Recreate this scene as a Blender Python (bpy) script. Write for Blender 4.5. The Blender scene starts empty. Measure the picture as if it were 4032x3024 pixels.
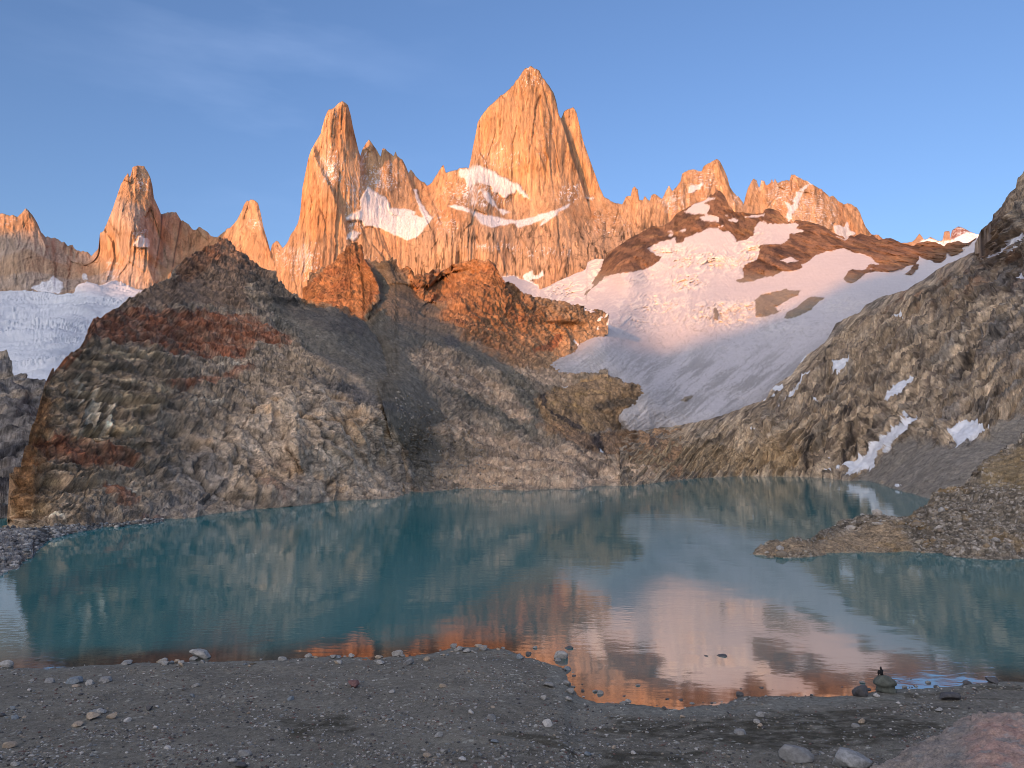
import bpy, bmesh, math, random
import numpy as np
from mathutils import Vector, Matrix, Euler

random.seed(7)
C = bpy.context.scene.collection
scn = bpy.context.scene

# ---------------------------------------------------------------- camera
FPX, IW, IH = 3000.0, 4032.0, 3024.0        # focal length and frame of the photograph, in its pixels
PITCH = math.radians(4.7)
CAMH = 22.0                                  # eye above the lake, on the moraine
CAM = np.array([0.0, 0.0, CAMH])
cam_d = bpy.data.cameras.new('camera')
cam_d.sensor_width = 36.0
cam_d.lens = 36.0 * FPX / IW
cam_d.clip_start = 0.5
cam_d.clip_end = 30000.0
cam = bpy.data.objects.new('camera', cam_d)
C.objects.link(cam)
cam.location = CAM
cam.rotation_euler = (math.pi / 2 + PITCH, 0, 0)
scn.camera = cam

# ---------------------------------------------------------------- light
SUN_EL, SUN_AZ = math.radians(6.0), math.radians(27.0)     # low sunrise sun, behind the viewer and to the left
SV = np.array([-math.sin(SUN_AZ) * math.cos(SUN_EL), -math.cos(SUN_AZ) * math.cos(SUN_EL), math.sin(SUN_EL)])
world = bpy.data.worlds.new('World')
scn.world = world
world.use_nodes = True
wn, wl = world.node_tree.nodes, world.node_tree.links
wn.clear()
sky = wn.new('ShaderNodeTexSky')
sky.sky_type = 'NISHITA'
sky.sun_disc = False
sky.sun_elevation = SUN_EL
sky.sun_rotation = math.pi + SUN_AZ
sky.altitude = 1200.0
sky.air_density = 1.0
sky.dust_density = 5.0
sky.ozone_density = 2.4
# a faint veil of cirrus
tc = wn.new('ShaderNodeTexCoord')
mp = wn.new('ShaderNodeMapping')
mp.inputs['Rotation'].default_value = (0, 0.45, 0)
mp.inputs['Scale'].default_value = (2.2, 2.0, 9.0)
nz = wn.new('ShaderNodeTexNoise')
nz.inputs['Scale'].default_value = 1.6
nz.inputs['Detail'].default_value = 5.0
nz.inputs['Roughness'].default_value = 0.5
rmp = wn.new('ShaderNodeMapRange')
rmp.inputs['From Min'].default_value = 0.5
rmp.inputs['From Max'].default_value = 0.85
rmp.inputs['To Min'].default_value = 0.0
rmp.inputs['To Max'].default_value = 0.06
dirv = wn.new('ShaderNodeVectorMath'); dirv.operation = 'DISTANCE'
dirv.inputs[1].default_value = Vector((-0.30, 0.80, 0.46)).normalized()
near = wn.new('ShaderNodeMapRange')
near.inputs['From Min'].default_value = 0.05
near.inputs['From Max'].default_value = 0.30
near.inputs['To Min'].default_value = 1.0
near.inputs['To Max'].default_value = 0.0
mulv = wn.new('ShaderNodeMath'); mulv.operation = 'MULTIPLY'
mixc = wn.new('ShaderNodeMixRGB')
mixc.inputs['Color2'].default_value = (6.2, 7.2, 9.6, 1)
tint = wn.new('ShaderNodeMixRGB'); tint.blend_type = 'MULTIPLY'; tint.inputs['Fac'].default_value = 1.0
tint.inputs['Color2'].default_value = (0.93, 0.875, 1.0, 1)
bg = wn.new('ShaderNodeBackground')
bg.inputs['Strength'].default_value = 0.15
wo = wn.new('ShaderNodeOutputWorld')
wl.new(tc.outputs['Generated'], mp.inputs['Vector'])
wl.new(mp.outputs['Vector'], nz.inputs['Vector'])
wl.new(nz.outputs['Fac'], rmp.inputs['Value'])
wl.new(tc.outputs['Generated'], dirv.inputs[0])
wl.new(dirv.outputs['Value'], near.inputs['Value'])
wl.new(rmp.outputs['Result'], mulv.inputs[0])
wl.new(near.outputs['Result'], mulv.inputs[1])
wl.new(mulv.outputs['Value'], mixc.inputs['Fac'])
wl.new(sky.outputs['Color'], tint.inputs['Color1'])
wl.new(tint.outputs['Color'], mixc.inputs['Color1'])
# made-up warm glow behind the viewer, added to the sky to brighten shaded slopes
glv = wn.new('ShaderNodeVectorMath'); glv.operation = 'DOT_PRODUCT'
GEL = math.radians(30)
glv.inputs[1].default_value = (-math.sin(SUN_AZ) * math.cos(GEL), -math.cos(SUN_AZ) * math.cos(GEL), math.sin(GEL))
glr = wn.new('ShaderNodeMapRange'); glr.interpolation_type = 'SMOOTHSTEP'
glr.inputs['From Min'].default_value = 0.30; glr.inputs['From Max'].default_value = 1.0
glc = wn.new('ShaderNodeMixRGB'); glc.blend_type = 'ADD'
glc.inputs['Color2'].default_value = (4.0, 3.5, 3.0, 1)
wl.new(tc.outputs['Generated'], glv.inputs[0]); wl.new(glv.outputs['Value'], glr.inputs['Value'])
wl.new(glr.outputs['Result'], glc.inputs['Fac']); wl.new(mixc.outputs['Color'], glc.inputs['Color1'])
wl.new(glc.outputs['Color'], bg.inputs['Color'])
wl.new(bg.outputs['Background'], wo.inputs['Surface'])

sun_d = bpy.data.lights.new('sun', 'SUN')
sun_d.energy = 2.85
sun_d.angle = math.radians(0.5)
sun_d.color = (1.0, 0.385, 0.105)
sun = bpy.data.objects.new('sun', sun_d)
C.objects.link(sun)
sun.rotation_euler = Vector(SV).to_track_quat('Z', 'Y').to_euler()

scn.view_settings.view_transform = 'Standard'
scn.view_settings.look = 'None'
scn.view_settings.gamma = 1.0
scn.view_settings.exposure = 1.1
scn.cycles.max_bounces = 6
scn.cycles.filter_width = 0.95

# ---------------------------------------------------------------- noise
_rs = np.random.RandomState(11)
_PM = _rs.permutation(256).astype(np.int32)
_PM = np.concatenate([_PM, _PM, _PM])
_G = _rs.normal(size=(256, 3)).astype(np.float32)
_G /= np.linalg.norm(_G, axis=1)[:, None]
_R4 = _rs.rand(256, 4).astype(np.float32)

def pnoise(p):
    p = p.astype(np.float32)
    i = np.floor(p).astype(np.int32)
    f = p - i
    i &= 255
    u = f * f * f * (f * (f * 6 - 15) + 10)
    r = 0
    for dx in (0, 1):
        wx = u[:, 0] if dx else 1 - u[:, 0]
        a = _PM[i[:, 0] + dx]
        for dy in (0, 1):
            wy = u[:, 1] if dy else 1 - u[:, 1]
            b = _PM[a + i[:, 1] + dy]
            for dz in (0, 1):
                wz = u[:, 2] if dz else 1 - u[:, 2]
                g = _G[_PM[b + i[:, 2] + dz]]
                d = g[:, 0] * (f[:, 0] - dx) + g[:, 1] * (f[:, 1] - dy) + g[:, 2] * (f[:, 2] - dz)
                r = r + d * wx * wy * wz
    return r * 1.5

def fbm(p, octaves=5, gain=0.5, lac=2.03):
    r, a = 0, 1.0
    q = p.astype(np.float64)
    for k in range(octaves):
        r = r + a * pnoise(q + 17.3 * k)
        q = q * lac
        a *= gain
    return r

def ridged(p, octaves=5, gain=0.5, lac=2.03):
    r, a, s = 0, 1.0, 0
    q = p.astype(np.float64)
    for k in range(octaves):
        r = r + a * (1 - np.abs(pnoise(q + 9.1 * k)) * 2)
        s += a
        q = q * lac
        a *= gain
    return r / s

def pct(x, a, b):
    return sstep(np.percentile(x, a), np.percentile(x, b), x)

def worley(p):
    """distance to nearest and second nearest feature point, and a random value per cell"""
    p = p.astype(np.float32)
    i = np.floor(p).astype(np.int32)
    f = p - i
    n = len(p)
    d1 = np.full(n, 9.0, np.float32); d2 = np.full(n, 9.0, np.float32); rv = np.zeros(n, np.float32)
    for dx in (-1, 0, 1):
        for dy in (-1, 0, 1):
            for dz in (-1, 0, 1):
                h = _PM[_PM[_PM[(i[:, 0] + dx) & 255] + ((i[:, 1] + dy) & 255)] + ((i[:, 2] + dz) & 255)]
                o = _R4[h]
                q = (dx + o[:, 0] - f[:, 0]) ** 2 + (dy + o[:, 1] - f[:, 1]) ** 2 + (dz + o[:, 2] - f[:, 2]) ** 2
                m = q < d1
                d2 = np.where(m, d1, np.minimum(d2, q))
                rv = np.where(m, o[:, 3], rv)
                d1 = np.where(m, q, d1)
    return np.sqrt(d1), np.sqrt(d2), rv

def sstep(a, b, x):
    t = np.clip((x - a) / (b - a), 0, 1)
    return t * t * (3 - 2 * t)

# ---------------------------------------------------------------- from the photograph to the place
CP, SP = math.cos(PITCH), math.sin(PITCH)

def raydir(px, py):
    cx = (np.asarray(px, float) - IW / 2) / FPX
    cy = (IH / 2 - np.asarray(py, float)) / FPX
    return np.stack([cx, CP - cy * SP, SP + cy * CP], -1)

def unproj(px, py, t):
    return CAM + raydir(px, py) * np.asarray(t, float)[..., None]

def proj(P):
    d = P - CAM
    t = d[..., 1] * CP + d[..., 2] * SP
    px = IW / 2 + FPX * d[..., 0] / t
    py = IH / 2 - FPX * (-d[..., 1] * SP + d[..., 2] * CP) / t
    return px, py, t

def t_at_z(px, py, z=0.0):
    return (z - CAMH) / raydir(px, py)[..., 2]

def on_water(px, py, z=0.0):
    t = t_at_z(px, py, z)
    return unproj(px, py, t)

def zoomed(pts, ox, oy, s):
    return [(ox + x * s, oy + y * s) for x, y in pts]

class Depth:
    """thin plate spline through measured points; inverse depth, so that planes stay planes"""
    def __init__(self, pts):
        P = np.array([(a, b) for a, b, c in pts], float) / 1000.0
        v = np.array([1000.0 / c for a, b, c in pts])
        n = len(P)
        K = self.k(P[:, None, :] - P[None, :, :]) + np.eye(n) * 1e-4
        A = np.zeros((n + 3, n + 3))
        A[:n, :n] = K
        A[:n, n] = 1; A[:n, n + 1:] = P
        A[n, :n] = 1; A[n + 1:, :n] = P.T
        self.w = np.linalg.solve(A, np.concatenate([v, np.zeros(3)]))
        self.P = P
        self.lo, self.hi = v.min() * 0.9, v.max() * 1.15
    @staticmethod
    def k(d):
        r2 = (d ** 2).sum(-1)
        return 0.5 * r2 * np.log(r2 + 1e-12)
    def __call__(self, px, py):
        q = np.stack([px, py], -1) / 1000.0
        n = len(self.P)
        r = self.w[n] + q @ self.w[n + 1:]
        for j in range(n):
            r = r + self.w[j] * self.k(q - self.P[j])
        return 1000.0 / np.clip(r, self.lo, self.hi)

def pline(pts):
    a = np.array(sorted(pts, key=lambda p: p[0]), float)
    return a[:, 0], a[:, 1]

def poly_sd(px, py, poly):
    """signed distance to a polygon in photo pixels, positive inside"""
    q = np.array(poly, float)
    d = np.full(px.shape, 1e9)
    ins = np.zeros(px.shape, bool)
    for (x0, y0), (x1, y1) in zip(q, np.roll(q, -1, 0)):
        ex, ey = x1 - x0, y1 - y0
        L = ex * ex + ey * ey + 1e-9
        k = np.clip(((px - x0) * ex + (py - y0) * ey) / L, 0, 1)
        d = np.minimum(d, (px - x0 - k * ex) ** 2 + (py - y0 - k * ey) ** 2)
        c = ((y0 > py) != (y1 > py)) & (px < ex * (py - y0) / (ey if abs(ey) > 1e-9 else 1e-9) + x0)
        ins ^= c
    d = np.sqrt(d)
    return np.where(ins, d, -d)

def line_d(px, py, pts):
    """distance to an open polyline in photo pixels, with the side (positive = right of it going down)"""
    q = np.array(pts, float)
    d = np.full(px.shape, 1e9); s = np.zeros(px.shape)
    for (x0, y0), (x1, y1) in zip(q[:-1], q[1:]):
        ex, ey = x1 - x0, y1 - y0
        L = ex * ex + ey * ey + 1e-9
        k = np.clip(((px - x0) * ex + (py - y0) * ey) / L, 0, 1)
        dd = (px - x0 - k * ex) ** 2 + (py - y0 - k * ey) ** 2
        m = dd < d
        d = np.where(m, dd, d)
        s = np.where(m, np.sign(ey * (px - x0) - ex * (py - y0)), s)
    return np.sqrt(d), s

# ---------------------------------------------------------------- objects
def tag(o, label=None, cat=None, group=None, kind=None):
    if label: o['label'] = label
    if cat: o['category'] = cat
    if group: o['group'] = group
    if kind: o['kind'] = kind
    return o

def mesh_np(name, V, Fq, mat, col=None, smooth=True, parent=None):
    me = bpy.data.meshes.new(name)
    Fq = np.asarray(Fq, np.int32)
    n, k = Fq.shape
    me.vertices.add(len(V)); me.vertices.foreach_set('co', np.asarray(V, np.float32).ravel())
    me.loops.add(n * k); me.loops.foreach_set('vertex_index', Fq.ravel())
    me.polygons.add(n)
    me.polygons.foreach_set('loop_start', np.arange(0, n * k, k, dtype=np.int32))
    me.polygons.foreach_set('loop_total', np.full(n, k, np.int32))
    me.polygons.foreach_set('use_smooth', np.full(n, smooth, bool))
    if col is not None:
        a = me.color_attributes.new('Col', 'FLOAT_COLOR', 'POINT')
        c = np.ones((len(V), 4), np.float32); c[:, :3] = np.clip(col, 0.005, 0.95)
        a.data.foreach_set('color', c.ravel())
    me.update(); me.validate()
    me.materials.append(mat)
    o = bpy.data.objects.new(name, me)
    C.objects.link(o)
    if parent: o.parent = parent
    return o

def submesh(name, V, Fq, mat, col):
    u, inv = np.unique(Fq, return_inverse=True)
    return mesh_np(name, V[u], inv.reshape(Fq.shape), mat, col[u])

def nodes_of(name):
    m = bpy.data.materials.new(name); m.use_nodes = True
    nt = m.node_tree
    return m, nt.nodes, nt.links, nt.nodes['Principled BSDF']

def terrain_mat(name, scale, contrast=0.5, bump=0.6, dist=0.5, rough=0.9, stretch=(1, 1, 1), fine=6.0, speck=0.0):
    """albedo from the surface's own colour map, broken up by finer mineral noise and grain"""
    m, N, L, b = nodes_of(name)
    at = N.new('ShaderNodeAttribute'); at.attribute_name = 'Col'
    tcn = N.new('ShaderNodeTexCoord')
    mpn = N.new('ShaderNodeMapping'); mpn.inputs['Scale'].default_value = stretch
    L.new(tcn.outputs['Object'], mpn.inputs['Vector'])
    n1 = N.new('ShaderNodeTexNoise'); n1.inputs['Scale'].default_value = scale
    n1.inputs['Detail'].default_value = 8; n1.inputs['Roughness'].default_value = 0.74
    n2 = N.new('ShaderNodeTexNoise'); n2.inputs['Scale'].default_value = scale * fine
    n2.inputs['Detail'].default_value = 4; n2.inputs['Roughness'].default_value = 0.7
    for n in (n1, n2): L.new(mpn.outputs['Vector'], n.inputs['Vector'])
    ad = N.new('ShaderNodeMath'); ad.operation = 'ADD'
    L.new(n1.outputs['Fac'], ad.inputs[0]); L.new(n2.outputs['Fac'], ad.inputs[1])
    mr = N.new('ShaderNodeMapRange')
    mr.inputs['From Min'].default_value = 0.65; mr.inputs['From Max'].default_value = 1.35
    mr.inputs['To Min'].default_value = 1 - contrast; mr.inputs['To Max'].default_value = 1 + contrast
    L.new(ad.outputs[0], mr.inputs['Value'])
    mx = N.new('ShaderNodeVectorMath'); mx.operation = 'MULTIPLY'
    L.new(at.outputs['Color'], mx.inputs[0]); L.new(mr.outputs['Result'], mx.inputs[1])
    L.new(mx.outputs[0], b.inputs['Base Color'])
    bp = N.new('ShaderNodeBump'); bp.inputs['Strength'].default_value = bump; bp.inputs['Distance'].default_value = dist
    L.new(ad.outputs[0], bp.inputs['Height'])
    L.new(bp.outputs['Normal'], b.inputs['Normal'])
    b.inputs['Roughness'].default_value = rough
    b.inputs['Specular IOR Level'].default_value = 0.2
    return m

M_GRANITE = terrain_mat('granite', 0.06, 0.42, 0.55, 6.0, stretch=(1, 0.15, 0.12))
M_HILL = terrain_mat('weathered_rock', 0.22, 0.75, 0.5, 0.9, fine=9.0)
M_FAR = terrain_mat('far_rock', 0.12, 0.4, 0.6, 2.0)
M_ICE = terrain_mat('glacier_ice', 0.05, 0.10, 0.35, 2.5, rough=0.75)
M_SNOW = terrain_mat('old_snow', 0.6, 0.05, 0.25, 0.3, rough=0.7)
M_RUBBLE = terrain_mat('rubble_rock', 0.9, 0.5, 0.6, 0.25)
M_BEACH = terrain_mat('dark_gravel', 1.9, 0.75, 0.6, 0.08, fine=6.0)
M_SLAB = terrain_mat('pink_slab', 1.3, 0.6, 0.6, 0.14, fine=7.0)

def grid_faces(nu, nv):
    i = np.arange(nu * nv).reshape(nv, nu)
    return np.stack([i[:-1, :-1], i[:-1, 1:], i[1:, 1:], i[1:, :-1]], -1).reshape(-1, 4)

class Sheet:
    """a slope between its foot and its crest as measured, standing at its own depth, with a back side falling away"""
    def __init__(s, x0, x1, crest, foot, depth, dx=3.6, dy=3.8, jag=2.0, seed=0, maxrows=320, back=(0.02, 0.06, 0.16, 0.35), backdrop=0.9, smooth=0):
        xs = np.arange(x0, x1 + dx, dx)
        cx, cy = pline(crest); fx, fy = pline(foot)
        cr = np.interp(xs, cx, cy); ft = np.interp(xs, fx, fy)
        o = np.zeros((len(xs), 3)); o[:, 0] = xs; o[:, 1] = seed * 31.7
        cr = cr + jag * (1.6 * pnoise(o / 37.0) + 1.1 * pnoise(o / 15.0 + 5) + 0.8 * pnoise(o / 7.1 + 9))
        cr = np.minimum(cr, ft - 4)
        nv = int(min(maxrows, max(12, np.percentile(ft - cr, 90) / dy)))
        v = np.linspace(0, 1, nv) ** 0.95
        PX = np.repeat(xs[None], nv, 0)
        crs = cr
        if smooth:
            kk = np.exp(-.5 * (np.arange(-3 * smooth, 3 * smooth + 1) / smooth) ** 2); kk /= kk.sum()
            crs = np.convolve(np.pad(cr, 3 * smooth, mode='edge'), kk, mode='valid')
        PY = ft[None] + (crs - ft)[None] * v[:, None] + (cr - crs)[None] * v[:, None] ** 5
        s.crest = cr
        T = depth(PX.ravel(), PY.ravel()).reshape(PX.shape)
        s.PX, s.PY, s.T, s.nu, s.nv = PX, PY, T, len(xs), nv
        s.back, s.backdrop = back, backdrop
        s.P = unproj(PX, PY, T)
        f = lambda ax, ay: unproj(PX + ax, PY + ay, depth((PX + ax).ravel(), (PY + ay).ravel()).reshape(PX.shape))
        n = np.cross(f(3, 0) - s.P, f(0, -3) - s.P)
        s.N = n / (np.linalg.norm(n, axis=-1)[..., None] + 1e-9)
    def normals(s):
        return
    def _normals(s):
        du = np.gradient(s.P, axis=1); dv = np.gradient(s.P, axis=0)
        n = np.cross(du, dv)
        n /= np.linalg.norm(n, axis=-1)[..., None] + 1e-9
        s.N = n
    def move_depth(s, dm):
        """nearer (negative) or farther (positive) by metres, along the line of sight"""
        d = raydir(s.PX, s.PY); d /= np.linalg.norm(d, axis=-1)[..., None]
        s.P = s.P + d * dm.reshape(s.PX.shape)[..., None]
        s.normals()
    def move_normal(s, dm):
        s.P = s.P + s.N * dm.reshape(s.PX.shape)[..., None]
        s.normals()
    def flat(s):
        return s.PX.ravel(), s.PY.ravel(), s.P.reshape(-1, 3)
    def finish(s, col):
        rows = [s.P]; cols = [col.reshape(s.PX.shape + (3,))]
        top = s.P[-1]; h = top - CAM; h[:, 2] = 0; L = np.linalg.norm(h, axis=1)[:, None]; h = h / L
        for k in s.back:
            q = top + h * (L * k)
            q[:, 2] -= (L[:, 0] * k) * s.backdrop
            rows.append(q[None]); cols.append(cols[0][-1][None])
        s.V = np.concatenate(rows).reshape(-1, 3)
        s.col = np.concatenate(cols).reshape(-1, 3)
        s.F = grid_faces(s.nu, s.nv + len(s.back))
        # each face's place in photo pixels, for the outlines that divide one surface from the next
        n0 = s.nu * s.nv
        fv = np.minimum(s.F, n0 - 1)
        fv = np.where(s.F < n0, s.F, n0 - s.nu + (s.F % s.nu))
        s.fpx = s.PX.ravel()[fv].mean(1); s.fpy = s.PY.ravel()[fv].mean(1)
        return s
    def make(s, name, mat, sel=None):
        f = s.F if sel is None else s.F[sel]
        return submesh(name, s.V, f, mat, s.col)

def _make_own(s, name, mat, sel, colour, lab, cat, group):
    f = s.F[sel]
    u, inv = np.unique(f, return_inverse=True)
    if len(u) == 0: return None
    c = np.array(colour) * (.86 + .16 * fbm(s.V[u] / 6., 4))[:, None]
    return tag(mesh_np(name, s.V[u], inv.reshape(f.shape), mat, c), lab, cat, group)
Sheet.make_own = _make_own

def jointed(Q, a, b, strength=1.0):
    """tone of broken rock: every block between joints has a shade of its own, the joints are dark"""
    w = Q + .35 * a * np.stack([fbm(Q / a, 2), fbm(Q / a + 9, 2), fbm(Q / a + 20, 2)], 1)
    d1, d2, rv = worley(w / a); e1, e2, rw = worley(w / b + 11)
    f1, f2, rx = worley(w / (.38 * b) + 5)
    k = 1 + strength * (.45 * (rv - .5) + .55 * (rw - .5) + .5 * (rx - .5))
    return k * (1 - .5 * strength * (1 - sstep(0, .07, d2 - d1))) * (1 - .45 * strength * (1 - sstep(0, .09, e2 - e1)))

def mixcol(c, col, m):
    return c + (np.array(col) - c) * m[:, None]

Z1 = lambda p: zoomed(p, 0, 500, .6101)
Z2 = lambda p: zoomed(p, 1000, 200, .6076)
Z3 = lambda p: zoomed(p, 2300, 500, .4973)
Z4 = lambda p: zoomed(p, 2932, 600, .4973)
Z5 = lambda p: zoomed(p, 0, 1200, .7233)
Z6 = lambda p: zoomed(p, 1400, 1200, .5877)
Z7 = lambda p: zoomed(p, 2600, 1300, .6474)
Z8 = lambda p: zoomed(p, 1900, 1000, .3617)
Z9 = lambda p: zoomed(p, 1180, 900, .3617)
Z10 = lambda p: zoomed(p, 0, 2050, .226)
Z11 = lambda p: zoomed(p, 3232, 2424, .3617)
Z12 = lambda p: zoomed(p, 3300, 1700, .3315)

def W(px, py):
    return (px, py, float(t_at_z(px, py, 0.0)))

def Zat(px, py, z):
    return (px, py, float(t_at_z(px, py, z)))

# ================================================================ unseen ridge added behind the viewer, shaped to keep the lake in shade
def behind_ridge():
    lat = np.array([math.cos(SUN_AZ), -math.sin(SUN_AZ)]); s = np.array([-math.sin(SUN_AZ), -math.cos(SUN_AZ)])
    D = 6500.0
    # the skyline of the ridge follows from where its shadow ends on the slopes: (photo x, photo y, depth)
    prof = []
    for x, y, t in [(-60, 870, 2750), (92, 925, 2750), (177, 970, 2650), (244, 1025, 2600), (342, 1125, 2400), (420, 1150, 2380), (850, 1075, 565), (1290, 1235, 780), (1430, 1250, 760), (1750, 1250, 730), (1870, 1330, 760), (2000, 1420, 770), (2200, 1450, 820), (2400, 1420, 1000), (2560, 1390, 1020),
            (2800, 1340, 1120), (3000, 1270, 1260), (3200, 1190, 1400), (3350, 1115, 1520), (3500, 1060, 1580), (3640, 1000, 1800)]:
        q = unproj(np.array([x]), np.array([y]), np.array([t]))[0]
        prof.append((float(q[0] * lat[0] + q[1] * lat[1]), float(q[2] - (q[0] * s[0] + q[1] * s[1]) * math.tan(SUN_EL))))
    prof.sort()
    prof = [(-9000, prof[0][1] + 100)] + prof + [(prof[-1][0] + 150, prof[-1][1] + 90), (prof[-1][0] + 500, prof[-1][1] + 130), (4000, 420)]
    print('ridge', [(int(a), int(b)) for a, b in prof])
    l = np.arange(-6000, 3001, 12.0)
    h = np.interp(l, [a for a, b in prof], [b for a, b in prof]) + D * math.tan(SUN_EL)
    o = np.zeros((len(l), 3)); o[:, 0] = l
    h = h + 14 * fbm(o / 160.0, 5)
    k = np.linspace(-1, 1, 25)
    V = []
    for kk in k:
        w = 1 - abs(kk) ** 0.9
        d = D + kk * 2600
        q = np.zeros((len(l), 3))
        q[:, 0] = lat[0] * l + s[0] * d; q[:, 1] = lat[1] * l + s[1] * d
        q[:, 2] = -30 + (h + 30) * w
        V.append(q)
    V = np.array(V)
    n = fbm(V.reshape(-1, 3) / 300.0, 4).reshape(V.shape[:2])
    V[:, :, 2] += n * 22 * (1 - (1 - np.abs(k))[:, None])
    col = np.tile(np.array([.17, .145, .115]), (V.shape[0] * V.shape[1], 1))
    o = mesh_np('hill', V.reshape(-1, 3), grid_faces(len(l), len(k)), M_FAR, col)
    tag(o, 'unseen brown ridge added behind the viewer to keep the lake in shade', 'hill', kind='structure')
behind_ridge()

# ================================================================ the granite massif
crestM = ([(-620, 900), (-500, 820), (-420, 850), (-300, 800), (-220, 850), (-80, 860)] + Z1([(0, 560), (12, 552), (40, 570), (75, 568), (115, 580), (165, 525), (185, 540), (230, 600), (265, 670), (295, 712), (304, 706), (325, 722), (360, 715),
    (400, 747), (412, 742), (440, 765), (468, 758), (480, 783), (500, 797), (560, 805), (590, 832), (635, 790), (645, 690), (670, 670), (690, 620), (730, 520), (760, 430), (780, 370), (805, 325),
    (825, 298), (838, 325), (848, 290), (855, 258), (890, 252), (930, 250), (945, 280), (968, 320), (985, 380), (992, 450), (1020, 520), (1040, 560), (1100, 550), (1135, 545), (1155, 580),
    (1172, 612), (1180, 605), (1192, 622), (1215, 622), (1240, 655), (1260, 665), (1285, 645), (1310, 660), (1340, 675), (1360, 700), (1400, 715), (1440, 680), (1500, 640), (1530, 600), (1560, 540), (1575, 500),
    (1595, 472), (1608, 480), (1615, 463), (1640, 470), (1665, 490), (1680, 550), (1695, 620), (1710, 680), (1730, 740), (1745, 805), (1755, 760), (1782, 738), (1800, 745), (1822, 780),
    (1850, 755), (1880, 690), (1920, 630), (1935, 570), (1945, 480), (1950, 400), (1970, 300), (1990, 200), (2010, 140), (2040, 90), (2070, 40)])
    + Z2([(440, 500), (460, 430), (480, 385), (520, 372), (545, 340), (572, 322), (590, 335), (612, 360), (628, 420), (640, 490), (660, 570), (680, 660), (690, 690), (700, 645), (720, 610),
    (745, 570), (765, 600), (800, 650), (822, 692), (830, 640), (850, 632), (885, 665), (905, 682), (918, 646), (930, 680), (960, 700), (985, 750), (1000, 790), (1015, 768), (1045, 810), (1080, 840),
    (1105, 850), (1120, 872), (1150, 855), (1190, 800), (1215, 750), (1228, 740), (1245, 790), (1290, 775), (1330, 760), (1392, 762), (1405, 700), (1420, 620), (1435, 550), (1450, 460), (1490, 400),
    (1540, 340), (1600, 290), (1660, 245), (1720, 170), (1755, 120), (1790, 100), (1850, 125), (1870, 170), (1900, 210), (1940, 270), (1960, 330), (1975, 415), (1988, 432), (1996, 425), (2010, 390),
    (2040, 370), (2070, 365), (2090, 400), (2110, 480), (2130, 570), (2160, 660)])
    + Z3([(30, 220), (60, 300), (110, 440), (155, 550), (180, 570), (240, 595), (300, 612), (330, 560), (370, 540), (380, 490), (400, 470), (425, 490), (435, 570), (465, 582), (480, 540), (500, 575),
    (522, 582), (530, 545), (560, 535), (590, 552), (618, 568), (640, 520), (672, 463), (690, 495), (700, 503), (735, 470), (765, 430), (775, 370), (800, 355), (880, 335), (932, 352), (945, 310),
    (1000, 275), (1045, 250), (1080, 280), (1110, 340), (1135, 400), (1150, 460), (1180, 520), (1220, 550), (1250, 590), (1263, 615), (1275, 560), (1290, 510), (1315, 450), (1340, 403), (1365, 420),
    (1380, 470), (1393, 478), (1400, 420), (1425, 425), (1440, 462), (1475, 445), (1488, 410), (1500, 445), (1510, 405), (1530, 440), (1580, 430), (1625, 425), (1640, 375), (1690, 390), (1770, 430),
    (1830, 470), (1900, 510), (1945, 552), (1970, 540), (2010, 590), (2060, 610), (2110, 605), (2160, 640), (2190, 690)])
    + Z4([(920, 500), (960, 590), (1010, 650), (1060, 647), (1100, 690), (1150, 760)]))
footM = [(-620, 1200), (-80, 1200), (300, 1215), (430, 1260), (700, 1250), (860, 1230), (1400, 1240), (1900, 1190), (2340, 1180), (2420, 1080), (2600, 960), (2800, 880), (3000, 890), (3250, 960), (3560, 1010)]
dM = Depth([(-620, 850, 3000), (-620, 1200, 2450), (0, 845, 2950), (101, 820, 3000), (0, 1140, 2480), (100, 1000, 2700), (300, 1160, 2450), (250, 960, 2950), (350, 1020, 2950), (550, 655, 3080), (480, 1200, 2450), (520, 900, 2720), (640, 880, 3050),
    (760, 920, 3250), (700, 1150, 2700), (985, 785, 3350), (985, 1100, 2850), (1345, 400, 3150), (1090, 1060, 2760), (1180, 900, 2840), (1250, 1180, 2620), (1330, 700, 2950), (1380, 950, 2850), (1455, 550, 3350),
    (1530, 760, 3200), (1530, 850, 3080), (1620, 920, 2950), (1600, 1010, 2850), (1600, 1180, 2720), (1450, 1020, 2800), (1690, 750, 3400), (1740, 700, 3400), (1830, 660, 3330), (1900, 800, 3080), (2090, 265, 3600), (1880, 620, 3420),
    (2100, 600, 3330), (2100, 830, 3200), (2300, 800, 3350), (2250, 440, 3650), (1780, 820, 2980), (1960, 880, 3000), (2180, 850, 3020), (1960, 900, 2900), (2000, 1020, 2780), (2050, 1150, 2650), (2250, 1050, 2700),
    (2500, 790, 3300), (2500, 950, 2950), (2820, 630, 3650), (2700, 830, 3250), (2860, 830, 3300), (3120, 690, 3700), (3150, 880, 3300), (2980, 720, 3600), (3400, 900, 3600), (3250, 760, 3650), (3500, 980, 3700)])
Mt = Sheet(-600, 3520, crestM, footM, dM, dx=3.0, jag=3.2, seed=1, backdrop=1.3, back=(0.01, 0.03, 0.07, 0.16))
px, py, P = Mt.flat()
rel = np.zeros(len(px))
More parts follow.
